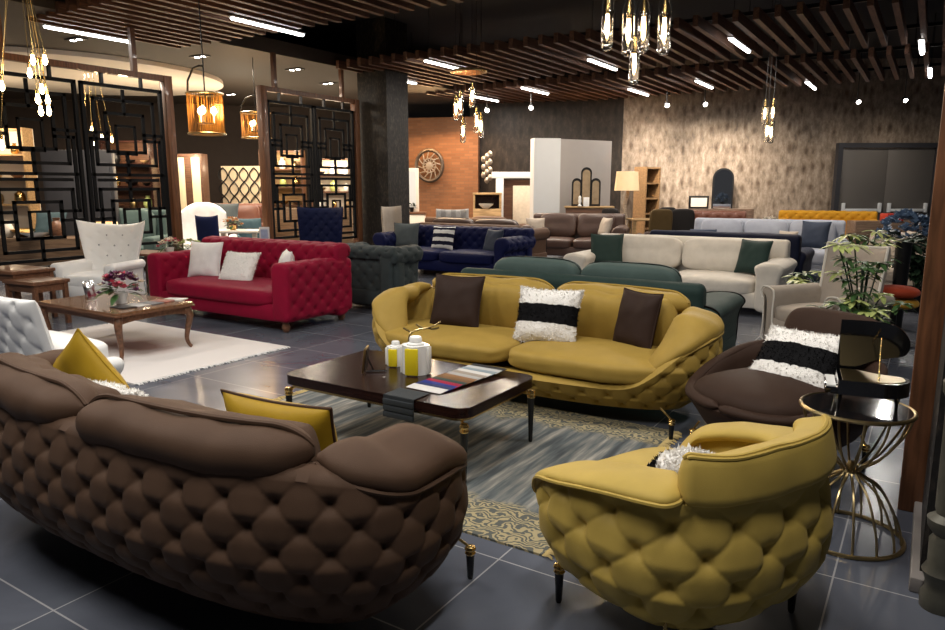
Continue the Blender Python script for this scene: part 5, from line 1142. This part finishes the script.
# lit cabinet beside the first screen's post
r, w, h = panel_thing('display_cabinet', 'tall lit display cabinet with cream doors between the two screens', 'cabinet', 177, 204, 154, 300, 16.6, .4, walnut)
for q in (-.28, .28): MB().add(*box(q * w, -.21, h * .56, w * .3, .02, h * .8, .004)).build('door', mat('cream_lit', (.8, .66, .45), .5), r)
X, Y = at(190, 15.9); point(X, Y, 2.3, 50, (1, .78, .5), .1)
# pale lattice divider
r = u_thing('room_divider', 'cream lattice divider panel left of the second screen post', 'screen', 247, 17.6); g = MB(); zt2 = hz(166, 17.6); g2 = .55
MB().add(*box(0, .05, zt2 / 2, 1.1, .03, zt2)).build('panel', mat('divider_cream', (.72, .6, .42), .6), r)
for q in range(5):
    x0 = -.5 + q * .25; P_ = [(x0 + .11 * math.sin(PI * t * 4), 0, zt2 * (.3 + .68 * t)) for t in np.linspace(0, 1, 24)]; g.add(*tube(P_, .016, 5)); g.add(*tube([(2 * x0 - a, 0, c) for a, b, c in P_], .016, 5))
g.build('lattice', black_m, r)
X, Y = at(247, 16.6); point(X, Y, 2.6, 50, (1, .8, .55), .1)
# furniture seen between the screens
x, y = at(228, 15.3); sofa('reddish brown carved sofa back seen between the two screens', (x, y, 0), FACE + .2, 1.7, .85, mat('red_leather', (.17, .06, .035), .4), bh=1.15, ah=.75, n=2, nb=2, aw=.18)
x, y = at(232, 15.2); pillow('grey pillow on the reddish brown carved sofa', grey_c, (x, y - .1, .95), stand(FACE, .3), .5, .45, .16)
x, y = at(204, 13.2); wing_chair('round white armchair behind the small navy chair', (x, y, 0), FACE + .3, white_f, W=1.15, D=.9, bh=hz(208, 13.2), amp=0, flare=-.02, ah=.62, top=-.22)
x, y = at(212, 11.6); wing_chair('small navy armless chair back behind the crimson sofa', (x, y, 0), FACE + PI + .15, velvet('chair_navy', (.012, .018, .07), .3), W=.55, D=.55, bh=hz(215, 11.6), ah=.45, amp=0, flare=.02, wing=.03)
x, y = at(190, 10.9); bouquet('potted_plant', 'green plant with pale buds behind the crimson sofa', x, y, 0, .2, [leaf_y], black_m, .55, 24, cat='plant')
table_t('cream table counter behind the crimson sofa between the screens', 240, 12.6, .85, .6, hz(230, 12.6), cream_p, 'side_table')
zz = hz(230, 12.6); x, y = at(234, 12.6); bouquet('flower_arrangement', 'orange flowers in a low bowl on the cream counter', x, y, zz, .17, [mat('orange_petals', (.55, .22, .06), .6, var=.4, scale=30), white_fl], brass, .08, 34)
x, y = at(251, 14.2); wing_chair('teal upholstered chair beyond the cream counter', (x, y, 0), FACE + .4, velvet('teal_fabric2', (.05, .09, .11), .2), W=.7, D=.7, bh=hz(219, 14.2), amp=0, flare=0)
r, w, h = panel_thing('wood_dado', 'brown wooden low panel behind the second lattice screen', 'panel', 262, 352, 208, 300, 16.5, .1, wood('dado_wood', (.17, .105, .06)))
x, y = at(266, 9.4); root = thing('photo_frame', 'white card in a small frame behind the crimson sofa back', 'photo frame', (x, y, 0), FACE + .1); zt3 = hz(227, 9.4)
MB().add(*box(0, 0, zt3 - .13, .13, .015, .26, .003)).build('frame', white_p, root); MB().add(*box(0, -.01, zt3 - .13, .09, .004, .2)).build('print', mat('print_blue', (.3, .38, .55), .5, var=.3, scale=20), root); MB().add(*lathe([(.15, 0), (.15, .02), (.02, .03), (.015, zt3 - .2)], 16, (0, .03, 0))).build('pedestal', black_m, root)
# ================================================================ LIGHT, WORLD, CAMERA
for x, y, lb in [(-5.2, .6, 'a'), (-2.6, .2, 'b'), (-.2, 1.0, 'c'), (-4.4, 3.0, 'd'), (-1.8, 3.3, 'e'), (.9, 4.4, 'f'), (-7.6, 1.2, 'g')]:
    area(x, y, 3.9, .12, 1.3, 46)  # unseen overhead lamps added to light the foreground, no fixtures modelled
for u, e in ((400, 90), (430, 110), (460, 110)):
    x, y = at(u, 19.3, 3.0); area(x, y, hz(116, 19.4), .5, .1, e * .5, (1, .6, .28), (math.radians(-25), 0, FACE))
for u, f, e in ((690, 8.2, 40), (780, 11.2, 60), (20, 11.5, 60), (80, 14.5, 60), (150, 13.5, 50), (230, 14, 70), (310, 16.5, 60), (510, 17.5, 90), (580, 15, 50), (420, 16.5, 50)):
    x, y = at(u, f, 3.5); area(x, y, 3.65, .5, .5, e, (1, .84, .66))  # added fill lamps to brighten the background, without any fixture
w = bpy.data.worlds.new('World'); S.world = w; w.use_nodes = True
bg = w.node_tree.nodes['Background']; bg.inputs[0].default_value = (.9, .92, 1, 1); bg.inputs[1].default_value = .035
cam = bpy.data.cameras.new('Camera'); co = bpy.data.objects.new('Camera', cam); COL.objects.link(co); S.camera = co
cam.sensor_width = 36; cam.lens = F / 945 * 36; cam.clip_end = 100; co.location = (0, 0, H); co.rotation_euler = (PI / 2 - PITCH, 0, YAW)
S.view_settings.view_transform = 'Standard'; S.view_settings.look = 'None'; S.view_settings.exposure = .45; S.view_settings.gamma = 1; S.view_settings.use_curve_mapping = False
